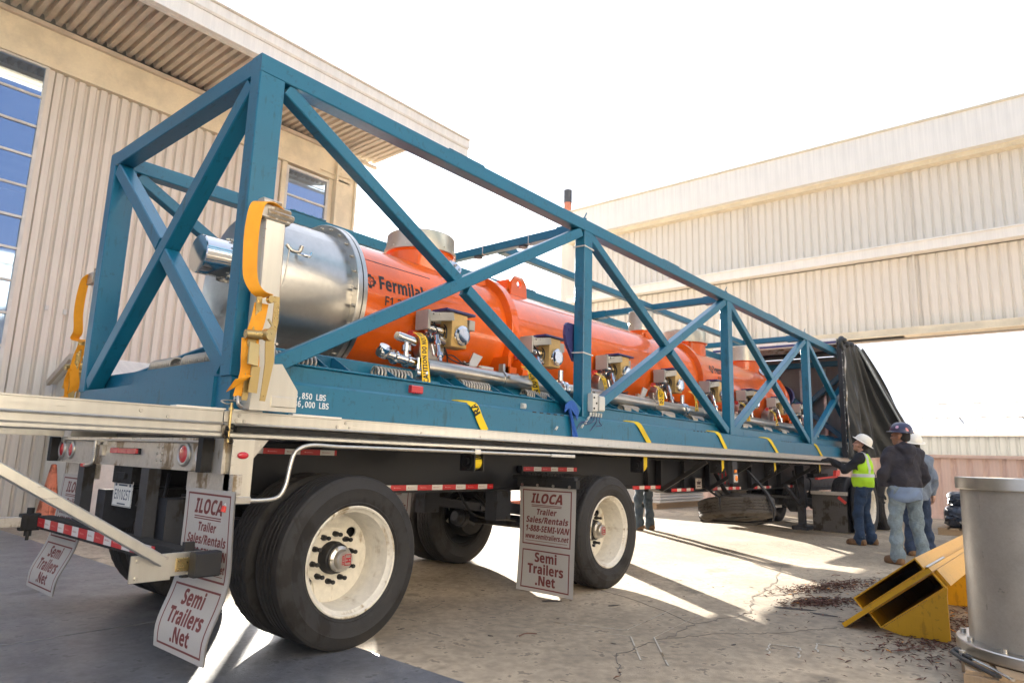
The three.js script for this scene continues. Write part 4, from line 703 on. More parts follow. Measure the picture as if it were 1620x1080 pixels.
// ================================================================ blue transport frame
const X0 = 1.7955, BAY = 3.4794, ZF = -3.5176, ZB = -5.842, HT = 3.494, HB = 1.569;
const nodes = [0, 1, 2, 3, 4].map((i) => X0 + i * BAY);
const frame = thing('transport_frame', 'long teal blue welded steel truss frame standing on the trailer deck', 'shipping frame', [X0, 1.36, ZC]);
{
  const S = 0.118, c = 0.006;
  for (const [z, s] of [[ZF, 1], [ZB, -1]]) {
    const zc = z - s * S / 2;
    add(frame, 'top_chord', bar([X0 - 0.015, HT - S / 2, zc], [nodes[4], HT - S / 2, zc], S, S, c), M.blue);
    nodes.forEach((x, i) => {
      const w = i ? 0.14 : 0.165, xc = i ? x : x + w / 2 - 0.015;
      add(frame, 'post', bar([xc, HB - 0.004, zc], [xc, HT - S, zc], S * 0.99, w, c, [1, 0, 0]), M.blue);
      if (i < 4) {
        const d = 0.093, xa = x + (i ? 0.1 : 0.2), xb = nodes[i + 1] - 0.1;
        const zz = zc;
        add(frame, 'diagonal_brace', bar([xa - 0.02, HB + 0.04, zz], [xb, HT - S - 0.02, zz], d, d, c), M.blue);
        // the second diagonal is two pieces butted to the first
        const mx = (xa + xb) / 2, my = (HT - S + HB) / 2, q = 0.056;
        const ux = xb - xa, uy = HT - S - HB - 0.05, L = Math.hypot(ux, uy);
        add(frame, 'diagonal_brace', [bar([xa - 0.02, HT - S - 0.02, zz], [mx - ux / L * q, my + uy / L * q, zz], d * 0.97, d * 0.97, c), bar([mx + ux / L * q, my - uy / L * q, zz], [xb, HB + 0.04, zz], d * 0.97, d * 0.97, c)], M.blue);
      }
    });
    // base: lower channel, set-back upper channel with flange
    add(frame, 'base_beam', [box(X0, 15.7, 1.362, HB, z - s * 0.16, z, 0.014)], M.blue);
    add(frame, 'upper_beam', [box(X0 + 0.14, 15.6, HB + 0.002, 1.68, z - s * 0.22, z - s * 0.11, 0.004), box(X0 + 0.14, 15.6, 1.68, 1.694, z - s * 0.27, z - s * 0.09, 0.004)], M.blue);
    for (let i = 0; i < 8; i++) add(frame, 'weld_seam', box(3.2 + i * 1.55, 3.206 + i * 1.55, 1.57, 1.68, z - s * 0.111, z - s * 0.1085), M.blue);
    for (let i = 0; i < 4; i++) for (let k = 0; k < 5; k++) add(frame, 'lashing_slot', box(4.45 + i * 3.1 + k * 0.1, 4.5 + i * 3.1 + k * 0.1, 1.55, 1.5615, z - s * 0.002, z + s * 0.0015), M.black);
    // gussets between the upper beam and the cradle rail
    for (let i = 0; i < 23; i++) { const x = 2.5 + i * 0.57; for (const e of [0, 0.17]) add(frame, 'gusset', plate([[z - s * 0.13, 1.694], [z - s * 0.36, 1.694], [z - s * 0.36, 1.8], [z - s * 0.33, 1.8]], 'x', x + e, 0.012), M.blue); }
    add(frame, 'cradle_rail', [box(2.15, 15, 1.7, 1.815, z - s * 0.5, z - s * 0.365, 0.006)], M.blue);
  }
  // ends: X brace, cross beams
  const S2 = 0.118;
  for (const x of [X0 + S2 / 2 - 0.015, nodes[4]]) {
    add(frame, 'end_beam', bar([x, HT - S2 / 2, ZF - S2], [x, HT - S2 / 2, ZB + S2], S2, S2, c), M.blue);
    const za = ZF - S - 0.02, zb = ZB + S + 0.02, m = (za + zb) / 2, my = (HT - S + HB) / 2 + 0.02;
    add(frame, 'end_brace', bar([x, HT - S - 0.03, za], [x, HB + 0.05, zb], 0.105, 0.105, c), M.blue);
    add(frame, 'end_brace', [bar([x, HT - S - 0.03, zb], [x, my + 0.045, m - 0.05], 0.102, 0.102, c), bar([x, my - 0.05, m + 0.055], [x, HB + 0.05, za], 0.102, 0.102, c)], M.blue);
    add(frame, 'end_beam', [box(x - 0.065, x + 0.1, 1.364, HB - 0.002, ZB + 0.16, ZF - 0.16, 0.006)], M.blue);
    add(frame, 'end_beam', [box(x + 0.06, x + 0.2, HB, 1.69, ZB + 0.2, ZF - 0.2, 0.006)], M.blue);
  }
  for (const i of [1, 2, 3]) {
    add(frame, 'cross_beam', [bar([nodes[i], HT - 0.06, ZF - S], [nodes[i], HT - 0.06, ZB + S], 0.09, 0.09, c), box(nodes[i] - 0.06, nodes[i] + 0.06, HT - 0.118, HT - 0.012, ZF - S - 0.24, ZF - S, 0.004), box(nodes[i] - 0.06, nodes[i] + 0.06, HT - 0.118, HT - 0.012, ZB + S, ZB + S + 0.24, 0.004)], M.blue);
    if (i < 3) add(frame, 'centre_tie', [bar([nodes[i] + 0.05, HT - 0.06, ZC], [nodes[i + 1] - 0.05, HT - 0.06, ZC], 0.08, 0.08, c), box(nodes[i] + 0.05, nodes[i] + 0.25, HT - 0.11, HT - 0.015, ZC - 0.055, ZC + 0.055, 0.004)], M.blue);
    add(frame, 'lifting_pin', [cyl([nodes[i], HT, ZF - 0.065], [nodes[i], HT + 0.035, ZF - 0.065], 0.035, 0.03, 12), cyl([nodes[i], HT + 0.03, ZF - 0.065], [nodes[i] + 0.03, HT + 0.1, ZF - 0.05], 0.006, 0.006, 8)], M.blue);
  }
  for (const z of [ZB - 0.001 + 0.065, ZF - 0.065]) for (let k = 0; k < 3; k++) add(frame, 'splice_plate', [box(3.35 + k * 3.5, 3.75 + k * 3.5, HT, HT + 0.012, z - 0.06, z + 0.06, 0.002), ...[0, 1, 2, 3].map((q) => cyl([3.4 + k * 3.5 + q * 0.1, HT + 0.012, z + 0.03], [3.4 + k * 3.5 + q * 0.1, HT + 0.026, z + 0.03], 0.012, 0.012, 6))], M.blue);
  for (const z of [-4.35, -5.0]) add(frame, 'hanger_disc', [cyl([nodes[1], HT - 0.125, z], [nodes[1], HT - 0.105, z], 0.05, 0.05, 18)], M.darkSteel);
  for (const z of [-4.35, -5.0]) add(frame, 'cable_tie', box(nodes[1] - 0.0485, nodes[1] + 0.0485, HT - 0.11, HT - 0.011, z + 0.1, z + 0.108), M.plastic);
  // deck frame between the cradle rails
  for (let i = 0; i < 12; i++) add(frame, 'cradle_beam', box(2.4 + i * 1.1, 2.5 + i * 1.1, 1.66, 1.73, ZB + 0.25, ZF - 0.25, 0.004), M.blue);
  // wire rope isolators
  const coilPts = []; const turns = 11, n = turns * 14; for (let i = 0; i <= n; i++) { const a = i / 14 * 6.2832, t = i / n; coilPts.push(V(lerp(-0.17, 0.17, t), Math.sin(a) * 0.042, Math.cos(a) * 0.05)); }
  const coil = merge([new THREE.TubeGeometry(new THREE.CatmullRomCurve3(coilPts), n, 0.0095, 6, false)]);
  const bp = frame.position;
  for (const [z, s] of [[ZF, 1], [ZB, -1]]) for (let i = 0; i < 14; i++) { const m = put(frame, 'wire_coil', coil, M.rope, 2.33 + i * 0.845 + (i % 2 ? -0.02 : 0) - bp.x, 1.735 - bp.y, z - s * 0.285 - bp.z); m.rotation.x = s * 0.3; add(frame, 'coil_bar', box(2.14 + i * 0.845, 2.52 + i * 0.845, 1.694, 1.704, z - s * 0.31, z - s * 0.265, 0.002), M.steel); }
  for (const [y, z] of [[1.735, -4.05], [1.735, -4.4], [1.735, -4.9]]) { const m = put(frame, 'wire_coil', coil, M.rope, 2.02 - bp.x, y - bp.y, z - bp.z, Math.PI / 2); m.rotation.x = 0; }
  // strap lugs: round ears on the second post
  add(frame, 'lifting_ear', [plate([[5.1, 2.43], [5.13, 2.46], [5.2, 2.46], [5.28, 2.46], [5.28, 2.1], [5.24, 2.1], [5.12, 2.25], [5.09, 2.34]], 'z', -3.68, 0.03), cyl([5.16, 2.4, -3.684], [5.16, 2.4, -3.646], 0.025, 0.025, 16)], M.lidBlue);
  add(frame, 'support_bracket', [box(2.06, 2.2, 1.7, 1.86, ZF - 0.4, ZF - 0.3, 0.01), box(2.045, 2.06, 1.72, 1.84, ZF - 0.39, ZF - 0.31)], M.blue);
  // stencils
  const st = (lines) => print(512, 128, (x, w, h) => { x.clearRect(0, 0, w, h); x.fillStyle = '#d9dde0'; x.font = '56px monospace'; lines.forEach((s, i) => ink(x, s, 6, 52 + i * 60, 500, 3)); });
  const dg = (t, x, y, z, w, h, name) => { const g = new THREE.PlaneGeometry(w, h); g.translate(x + w / 2, y, z); return add(frame, name, g, decal(t), { uv: true }); };
  dg(st(['  14,850 LBS', 'NG 36,000 LBS']), 2.11, 1.465, ZF + 0.0025, 0.37, 0.105, 'stencil'); dg(st(['T', 'EN']), 1.81, 1.465, ZF + 0.0025, 0.37, 0.105, 'stencil');
  add(frame, 'side_marker', box(3.16, 3.27, 1.6, 1.655, ZF - 0.11, ZF - 0.075, 0.006), M.red);
  add(frame, 'sensor_box', [box(4.42, 4.47, 1.585, 1.63, ZF - 0.11, ZF - 0.085, 0.004), box(4.425, 4.465, 1.595, 1.618, ZF - 0.085, ZF - 0.077, 0.002)], M.plastic);
}
{
  const o = thing('junction_box', 'pair of grey white data boxes clamped to the foot of the second blue post', 'equipment box', [5.4, 1.6, -3.5]);
  add(o, 'box_body', [box(5.28, 5.365, 1.62, 1.79, ZF + 0.003, ZF + 0.06, 0.01)], M.plastic); add(o, 'box_body', [box(5.38, 5.475, 1.63, 1.775, ZF + 0.003, ZF + 0.07, 0.012)], M.plastic);
  for (const [x, y] of [[5.3, 1.65], [5.3, 1.75], [5.34, 1.7]]) add(o, 'screw', cyl([x, y, ZF + 0.06], [x, y, ZF + 0.068], 0.009, 0.009, 8), M.blackDull);
  for (let i = 0; i < 5; i++) add(o, 'cable_gland', cyl([5.29 + i * 0.045, 1.61, ZF + 0.03], [5.28 + i * 0.045, 1.575, ZF + 0.035], 0.012, 0.01, 8), M.plastic);
  for (let i = 0; i < 4; i++) add(o, 'cable', tube([[5.3 + i * 0.045, 1.575, ZF + 0.035], [5.26 + i * 0.05, 1.53, ZF + 0.05], [5.12 + i * 0.12, 1.5, ZF + 0.03], [5.08 + i * 0.11, 1.44 + (i % 2) * 0.05, ZF + 0.02]], 0.004, 20, 5), M.lidBlue);
  for (const [x, y] of [[5.2, 1.5], [5.14, 1.46], [5.24, 1.54], [4.74, 1.42]]) add(o, 'cable_tag', bar([x, y, ZF + 0.03], [x + 0.025, y + 0.03, ZF + 0.032], 0.018, 0.012), M.plastic);
}
for (const y of [2.17, 3.22]) add(frame, 'cord_wrap', [bar([5.195, y, ZF + 0.003], [5.36, y - 0.01, ZF + 0.003], 0.008, 0.012), bar([5.197, y, ZF + 0.003], [5.197, y + 0.005, ZF - 0.13], 0.008, 0.012)], M.plastic);
{
  const o = thing('blue_sling', 'bright blue fabric sling knotted around the foot of the second blue post', 'sling', [5.0, 1.4, -3.5]);
  add(o, 'sling_band', ribbon([[4.9, 1.62, -3.505], [4.97, 1.66, -3.49], [5.06, 1.6, -3.49], [5.1, 1.56, -3.5]], 0.08, [[0.2, 1, 0], [0.4, 0.9, 0.1], [0.3, 1, 0]], 0.006), M.blueCloth);
  add(o, 'sling_tail', grid(10, 14, (u, v) => [4.94 + 0.085 * u * (0.5 + 0.5 * (1 - v)) + 0.06 * (1 - v), 1.372 + 0.26 * v, ZF + 0.02 + 0.012 * Math.sin(u * 9 + v * 3) + 0.01 * (1 - v)]), M.blueCloth);
}
// ================================================================ the orange vessel
const YT = 2.36, ZT = -4.68;
const vessel = thing('cryogenic_vessel', 'long glossy orange cylindrical vessel with a brushed steel end inside the blue frame', 'vessel', [2.35, 2.36, ZT]);
const onR = (r, a) => [YT + Math.sin(a) * r, ZT + Math.cos(a) * r];   // angle up from the near side
{
  const ax = [1, 0, 0];
  const L = (prof, crease = 0.4, seg = 96) => lathe(prof, [0, YT, ZT], ax, seg, crease);
  const R = 0.56;
  const shell = [[R - 0.02, 3.05]]; for (const [a, b] of [[3.06, 4.78], [4.9, 9.04], [9.13, 12.62]]) { shell.push([R, a], [R, b]); if (b < 12) shell.push([R + 0.003, b + 0.01], [R + 0.003, b + 0.1]); } shell.push([R - 0.02, 12.66], [0, 12.66]);
  add(vessel, 'shell', L(shell), M.orange);
  for (const x of [4.78, 9.03, 12.6]) add(vessel, 'girth_ring', L([[R - 0.01, x], [0.632, x], [0.637, x + 0.005], [0.637, x + 0.095], [0.632, x + 0.1], [R - 0.01, x + 0.1]], 0.3), M.orange);
  // steel end: drum, flange with bolts, dished head
  add(vessel, 'end_drum', L([[0.566, 2.975], [0.566, 2.4], [0.556, 2.365], [0.54, 2.352]], 0.5), M.steel);
  add(vessel, 'end_plate', L([[0.54, 2.352], [0.5, 2.345], [0.3, 2.335], [0, 2.33]], 0.6), M.steel);
  add(vessel, 'flange', [L([[0.56, 2.972], [0.636, 2.972], [0.64, 2.977], [0.64, 3.015], [0.62, 3.018]], 0.3)], M.steel); add(vessel, 'flange', [L([[0.62, 3.022], [0.641, 3.024], [0.641, 3.06], [0.625, 3.068], [0.55, 3.068]], 0.3)], M.steel);
  for (let i = 0; i < 28; i++) { const [y, z] = onR(0.606, i * 0.2244 + 0.05); add(vessel, 'flange_bolt', [cyl([2.975, y, z], [2.955, y, z], 0.012, 0.012, 6), cyl([2.957, y, z], [2.945, y, z], 0.007, 0.007, 6)], M.bolt); }
  const cy = 2.5, cz = -4.58;
  add(vessel, 'port_cylinder', [lathe([[0, 2.0], [0.132, 2.003], [0.138, 2.01], [0.138, 2.2], [0.15, 2.205], [0.15, 2.22], [0.138, 2.225], [0.138, 2.34]], [0, cy, cz], ax, 48, 0.4)], M.polished);
  for (let i = 0; i < 12; i++) { const a = i * 0.5236; add(vessel, 'port_clamp', [cyl([2.185, cy + Math.sin(a) * 0.153, cz + Math.cos(a) * 0.153], [2.24, cy + Math.sin(a) * 0.153, cz + Math.cos(a) * 0.153], 0.009, 0.009, 6), box(2.2, 2.225, cy + Math.sin(a) * 0.153 - 0.01, cy + Math.sin(a) * 0.153 + 0.01, cz + Math.cos(a) * 0.153 - 0.01, cz + Math.cos(a) * 0.153 + 0.01)], M.bolt); }
  const g = new THREE.Group(); g.name = 'pressure_gauge'; vessel.add(g);
  add(g, 'gauge_case', [lathe([[0.02, 0.07], [0.06, 0.065], [0.07, 0.055], [0.07, 0.0], [0.062, -0.005]], [2.2, 2.24, -5.03], [1, 0, 0.0], 32)], M.black); add(g, 'gauge_face', lathe([[0.062, 0.004], [0.0, 0.004]], [2.2, 2.24, -5.03], [1, 0, 0], 32), M.darkSteel);
  add(g, 'gauge_stem', [cyl([2.25, 2.18, -5.02], [2.26, 2.12, -5.0], 0.015, 0.015, 10), cyl([2.22, 2.11, -5.0], [2.36, 2.13, -4.96], 0.022, 0.022, 12), cyl([2.27, 2.1, -4.98], [2.27, 2.17, -4.96], 0.012, 0.012, 8), lathe([[0.02, 0], [0.04, 0.005], [0.04, 0.02], [0.02, 0.025]], [2.3, 2.12, -4.98], [1, 0.1, 0.2], 16)], M.polished);
  add(vessel, 'lifting_hook', tube([[2.5, 2.55, -4.125], [2.52, 2.53, -4.08], [2.56, 2.53, -4.075], [2.575, 2.56, -4.08]], 0.012, 14, 8), M.polished);
  // necks on top
  const neck = (x, r, y0, y1, y2, name) => { add(vessel, 'neck', lathe([[r * 1.02, y0], [r, y1 - 0.02], [r * 1.05, y1]], [x, 0, ZT], [0, 1, 0], 56), M.orange); add(vessel, 'neck_cap', [lathe([[r * 1.05, y1], [r * 1.1, y1 + 0.002], [r * 1.1, y1 + 0.03], [r * 1.04, y1 + 0.032], [r * 1.04, y2], [r * 1.0, y2 + 0.015], [0, y2 + 0.018]], [x, 0, ZT], [0, 1, 0], 56, 0.4), ...Array.from({ length: 16 }, (_, i) => cyl([x + Math.cos(i * 0.3927) * r * 1.07, y1 + 0.028, ZT + Math.sin(i * 0.3927) * r * 1.07], [x + Math.cos(i * 0.3927) * r * 1.07, y1 + 0.045, ZT + Math.sin(i * 0.3927) * r * 1.07], 0.009, 0.009, 6))], M.portCap); };
  neck(4.13, 0.31, 2.75, 3.03, 3.2); neck(8.38, 0.17, 2.85, 3.0, 3.27); neck(9.75, 0.33, 2.78, 3.02, 3.2); neck(12.2, 0.3, 2.78, 3.05, 3.3);
  // oblique blind flanges
  for (const x of [4.24, 12.3]) {
    const a = 1.0, d = V(-0.55, 0.55, 0.75).normalize(), [y, z] = onR(R - 0.02, a), p = V(x, y, z), q = p.clone().addScaledVector(d, 0.09);
    add(vessel, 'port_neck', cyl(p, q, 0.1, 0.09, 28), M.orange);
    const f = new THREE.Group(); f.name = 'blind_flange'; vessel.add(f);
    add(f, 'flange_plate', [cyl(q, q.clone().addScaledVector(d, 0.025), 0.1, 0.1, 32)], M.polished);
    const [, u, s] = frameOf(d); for (let i = 0; i < 8; i++) { const b = q.clone().addScaledVector(u, Math.cos(i * 0.785) * 0.08).addScaledVector(s, Math.sin(i * 0.785) * 0.08); add(f, 'bolt', cyl(b, b.clone().addScaledVector(d, 0.04), 0.01, 0.01, 6), M.polished); }
    for (const k of [-0.03, 0.035]) { const b = q.clone().addScaledVector(s, k); add(f, 'connector', cyl(b, b.clone().addScaledVector(d, 0.09), 0.014, 0.012, 10), M.polished); }
  }
  // lifting saddle beside each ring, square lugs, feet
  for (const x of [5.12, 9.4, 12.05]) {
    const s = new THREE.Group(); s.name = 'lifting_saddle'; vessel.add(s);
    const sh = new THREE.Shape(); sh.moveTo(-0.14, 2.82); sh.lineTo(0.14, 2.8); sh.lineTo(0.12, 3.0); sh.lineTo(0.06, 3.07); sh.lineTo(-0.06, 3.07); sh.lineTo(-0.12, 3.0); const h = new THREE.Path(); h.absarc(0, 2.99, 0.035, 0, Math.PI * 2, true); sh.holes.push(h);
    const p = new THREE.ExtrudeGeometry(sh, { depth: 0.03, bevelEnabled: false }); p.translate(x + 0.2, 0, ZT + 0.22);
    add(s, 'lug_plate', p, M.orange); add(s, 'lug_web', [box(x, x + 0.32, 2.89, 2.92, ZT - 0.2, ZT + 0.22), box(x + 0.05, x + 0.08, 2.8, 3.02, ZT + 0.02, ZT + 0.22)], M.orange);
  }
  for (const x of [4.62, 8.0]) add(vessel, 'square_lug', bar([x, YT + 0.5, ZT + 0.27], [x + 0.1, YT + 0.52, ZT + 0.3], 0.04, 0.09, 0.004), M.orange);
  for (const x of [4.58, 8.85, 12.4]) {
    const s = new THREE.Group(); s.name = 'foot'; vessel.add(s);
    add(s, 'foot_plate', [box(x + 0.1, x + 0.14, 1.8, 2.1, ZT + 0.3, ZT + 0.68), box(x + 0.32, x + 0.36, 1.8, 2.1, ZT + 0.3, ZT + 0.66)], M.orange); add(s, 'foot_post', [box(x + 0.1, x + 0.2, 1.79, 2.0, ZT + 0.62, ZT + 0.7, 0.004), box(x + 0.3, x + 0.38, 1.79, 2.0, ZT + 0.62, ZT + 0.69, 0.004)], M.orange);
    for (const dx of [0.15, 0.34]) { add(s, 'clamp_plate', box(x + dx - 0.035, x + dx + 0.035, 1.79, 1.94, ZT + 0.7, ZT + 0.72, 0.003), M.steel); add(s, 'bolt', cyl([x + dx, 1.92, ZT + 0.72], [x + dx, 1.92, ZT + 0.76], 0.016, 0.016, 8), M.bolt); }
  }
  for (const x of [4.2, 7.25, 10.3]) add(vessel, 'bracket_plate', [plate([[x, 1.93], [x + 0.1, 1.93], [x + 0.2, 2.06], [x + 0.08, 2.08]], 'z', ZT + 0.6, 0.014), bar([x - 0.05, 1.98, ZT + 0.6], [x + 0.14, 1.9, ZT + 0.62], 0.05, 0.02), box(x + 0.14, x + 0.3, 1.93, 1.97, ZT + 0.58, ZT + 0.66)], M.steel);
  // weld seam and lettering
  const curve = (x0, w, a0, h, r) => grid(16, 12, (u, v) => { const a = a0 + (v - 0.5) * h / r; return [x0 + u * w, YT + Math.sin(a) * r, ZT + Math.cos(a) * r]; });
  const logo = print(1024, 512, (x, w, h) => {
    x.clearRect(0, 0, w, h); x.fillStyle = '#2a211f'; x.strokeStyle = '#2a211f'; bold(x, 'Fermilab', 235, 205, 165, 780, 0, 0); x.font = '150px sans-serif'; ink(x, 'F1.3', 320, 385, 400, 6);
    x.lineWidth = 22; x.translate(110, 140); for (let i = 0; i < 4; i++) { x.save(); x.rotate(i * Math.PI / 2); x.beginPath(); x.moveTo(-62, -46); x.quadraticCurveTo(-10, -40, -10, -88); x.moveTo(62, -46); x.quadraticCurveTo(10, -40, 10, -88); x.stroke(); x.fillRect(-6, -80, 12, 70); x.restore(); }
  });
  add(vessel, 'lettering', curve(3.075, 0.68, 0.1, 0.35, R + 0.0025), decal(logo), { uv: true }); add(vessel, 'lettering', curve(9.5, 0.78, 0.25, 0.39, R + 0.0025), decal(logo), { uv: true });
  add(vessel, 'weld_line', tube([[3.08, ...onR(R - 0.001, 0.62)], [3.3, ...onR(R - 0.001, 0.62)], [3.85, ...onR(R - 0.001, 0.62)]], 0.004, 10, 6), M.darkSteel);
  // cryo pipe along the near side
  add(vessel, 'side_pipe', [cyl([3.5, 1.845, -3.85], [12.9, 1.845, -3.85], 0.065, 0.065, 28)], M.steel);
  for (let i = 0; i < 7; i++) { const x = 4.4 + i * 1.36; add(vessel, 'pipe_clamp', [lathe([[0.066, 0], [0.074, 0.002], [0.074, 0.028], [0.066, 0.03]], [x, 1.845, -3.85], ax, 28), box(x, x + 0.03, 1.9, 1.98, -3.87, -3.82), cyl([x + 0.015, 1.86, -3.79], [x + 0.015, 1.86, -3.75], 0.012, 0.012, 8)], M.steel); }
  for (const x of [5.25, 7.9]) add(vessel, 'bellows_joint', [lathe([[0.066, 0], [0.085, 0.005], [0.085, 0.03], [0.07, 0.035], [0.07, 0.07], [0.085, 0.075], [0.085, 0.1], [0.066, 0.105]], [x, 1.845, -3.85], ax, 28), cyl([x + 0.05, 1.9, -3.85], [x + 0.05, 2.03, -3.85], 0.025, 0.025, 12), box(x + 0.0, x + 0.1, 1.77, 1.8, -3.9, -3.8)], M.polished);
  const v = new THREE.Group(); v.name = 'valve_cluster'; vessel.add(v);
  add(v, 'valve_body', [cyl([3.05, 1.9, -3.85], [3.5, 1.85, -3.85], 0.035, 0.04, 16), cyl([3.1, 1.88, -3.88], [3.1, 1.94, -3.83], 0.05, 0.05, 14), lathe([[0.03, 0], [0.055, 0.005], [0.055, 0.025], [0.03, 0.03]], [3.3, 1.87, -3.85], ax, 20), lathe([[0.03, 0], [0.055, 0.005], [0.055, 0.025], [0.03, 0.03]], [3.18, 1.88, -3.85], ax, 20)], M.polished);
  add(v, 'valve_knob', [cyl([3.22, 2.04, -3.84], [3.38, 2.02, -3.84], 0.036, 0.036, 20), cyl([3.2, 2.043, -3.84], [3.22, 2.04, -3.84], 0.03, 0.034, 20)], M.polished); add(v, 'valve_stem', [cyl([3.3, 1.88, -3.84], [3.3, 2.03, -3.84], 0.022, 0.022, 14), cyl([3.3, 1.94, -3.84], [3.3, 1.98, -3.84], 0.04, 0.04, 12), cyl([3.42, 1.8, -3.83], [3.42, 1.9, -3.83], 0.03, 0.03, 12), cyl([3.4, 1.78, -3.83], [3.48, 1.78, -3.8], 0.04, 0.04, 12)], M.polished);
  // eight couplers along the near side
  const proto = new THREE.Group(); proto.name = 'coupler'; const bx = 3.86;
  vessel.add(proto);
  add(proto, 'mount_plate', [box(bx - 0.27, bx - 0.245, 2.17, 2.33, -4.08, -3.93, 0.003), box(bx - 0.245, bx - 0.12, 2.3, 2.325, -4.1, -3.95, 0.002)], M.bracket);
  add(proto, 'support_arm', [bar([bx - 0.25, 2.27, -3.94], [bx - 0.02, 2.31, -3.9], 0.03, 0.07, 0.003), bar([bx - 0.25, 2.28, -4.06], [bx + 0.3, 2.31, -4.02], 0.03, 0.07, 0.003), box(bx + 0.26, bx + 0.33, 2.25, 2.34, -4.06, -3.98, 0.004), ...[0, 1, 2, 3].map((i) => cyl([bx - 0.22 + i * 0.06, 2.3 + i * 0.007, -3.925], [bx - 0.22 + i * 0.06, 2.3 + i * 0.007, -3.905], 0.011, 0.011, 6))], M.bracket);
  add(proto, 'guide_box', box(bx - 0.03, bx + 0.15, 2.06, 2.345, -4.04, -3.9, 0.006), M.gold);
  add(proto, 'box_lid', box(bx - 0.11, bx + 0.23, 2.347, 2.367, -4.06, -3.88, 0.003), M.lidBlue);
  add(proto, 'round_cover', [lathe([[0, 0.045], [0.06, 0.045], [0.082, 0.038], [0.085, 0.03], [0.085, 0]], [bx + 0.07, 2.16, -3.9], [0, 0, 1], 36, 0.3)], M.polished);
  add(proto, 'port_flange', [lathe([[0, 0.03], [0.15, 0.03], [0.155, 0.025], [0.155, 0], [0.1, 0]], [bx - 0.06, 2.05, -4.11], [0.05, -0.25, 1], 40, 0.3), cyl([bx - 0.06, 2.08, -4.2], [bx - 0.06, 2.05, -4.1], 0.12, 0.12, 28)], M.steel);
  add(proto, 'bellows', [lathe([[0.05, 0], [0.06, 0.01], [0.045, 0.02], [0.06, 0.03], [0.045, 0.04], [0.06, 0.05], [0.045, 0.06], [0.05, 0.12]], [bx - 0.12, 2.13, -4.08], [0.3, 0.4, 1], 20), cyl([bx - 0.2, 2.2, -4.02], [bx - 0.02, 2.19, -4.0], 0.04, 0.04, 16), cyl([bx - 0.14, 2.12, -3.95], [bx - 0.05, 2.1, -3.96], 0.03, 0.03, 12)], M.polished);
  add(proto, 'drop_tube', [cyl([bx - 0.17, 2.13, -3.93], [bx - 0.17, 1.91, -3.87], 0.018, 0.018, 12), cyl([bx - 0.17, 2.08, -3.92], [bx - 0.17, 2.05, -3.91], 0.03, 0.03, 10), cyl([bx - 0.17, 1.98, -3.89], [bx - 0.17, 1.95, -3.88], 0.034, 0.034, 10), cyl([bx - 0.17, 2.06, -3.98], [bx - 0.16, 1.97, -3.96], 0.012, 0.012, 8)], M.polished);
  add(proto, 'side_cap', cyl([bx - 0.31, 2.13, -4.06], [bx - 0.35, 2.13, -4.05], 0.03, 0.026, 14), M.redPaint);
  for (const [p, q] of [[0.1, 0.02], [-0.05, 0.04], [0.02, -0.03]]) add(proto, 'cable', tube([[bx - 0.1 + p, 2.3, -4.07], [bx - 0.14 + p, 2.2, -3.97 + q], [bx + q, 2.02, -4.02], [bx + 0.16 + p, 1.98 - q, -4.06], [bx + 0.3, 1.93 + q, -4.0]], 0.006, 24, 5), M.darkSteel);
  for (let i = 1; i < 8; i++) { const c = proto.clone(); c.position.x = proto.position.x + i * 1.345; vessel.add(c); }
  // far end fittings inside the tarpaulin
  add(vessel, 'end_drum', L([[0.54, 12.66], [0.54, 13.1], [0.5, 13.15], [0, 13.17]], 0.5), M.orange); add(vessel, 'end_cover', lathe([[0.2, 0], [0.2, 0.1], [0, 0.11]], [13.15, 2.5, -4.3], ax, 36), M.lidBlue);
}
{ // caution tape hung from the couplers
  const art = print(64, 1024, (x, w, h) => { x.fillStyle = '#f0c112'; x.fillRect(0, 0, w, h); x.fillStyle = '#1c1a14'; x.translate(w / 2, h / 2); x.rotate(-Math.PI / 2); bold(x, 'CAUTION DO NOT ENTER', -256, 18, 38, 480); bold(x, 'CAUTION DO NOT ENTER', 256, 18, 38, 480); });
  const m = std(lin(1, 1, 1), { map: art, roughness: 0.45, side: THREE.DoubleSide });
  const spots = [[3.42, 2.1, 0.4, 0], [4.74, 2.0, 0.27, 0.06], [5.97, 2.08, 0.28, 0.05], [7.25, 2.08, 0.24, -0.05], [8.2, 2.1, 0.26, -0.03], [9.9, 2.1, 0.28, 0.06], [11.15, 2.08, 0.25, 0.06]];
  const how = ['beside the steel drum end, longest of all', 'twisted, under the second coupler', 'under the third coupler', 'under the fourth coupler', 'under the fifth coupler', 'under the sixth coupler', 'under the coupler nearest the black curtain'];
  spots.forEach(([x, y, l, dx], i) => {
    const g = ribbon([[x, y, -3.86], [x + dx * 0.2, y - 0.05, -3.79], [x + dx * 0.5 + 0.012, y - l * 0.5, -3.775], [x + dx + 0.04, y - l, -3.77]], 0.075, [[1, 0, 0.3], [1, 0, 0.1], i % 2 ? [0.5, 0, 0.8] : [1, 0.1, -0.1], [1, 0.1, 0.2]], 0.002);
    const uv = g.attributes.uv; for (let k = 0; k < uv.count; k++) uv.setXY(k, uv.getX(k), 1 - uv.getY(k) / 12);
    whole('caution_tape', `yellow caution tape hanging on the vessel, ${how[i]}`, 'caution tape', [x, y, -3.85], g, m, { uv: true, group: 'caution tape strips hung along the orange vessel' });
  });
}
TX.speck = tex(512, (k) => { let v = 0.9 + 0.16 * (N1[k] - 0.5) + 0.06 * (N3[k] - 0.5); if (N2[k] > 0.76) v *= 0.85; return [v, v * 0.985, v * 0.96]; }, true, 0.55);

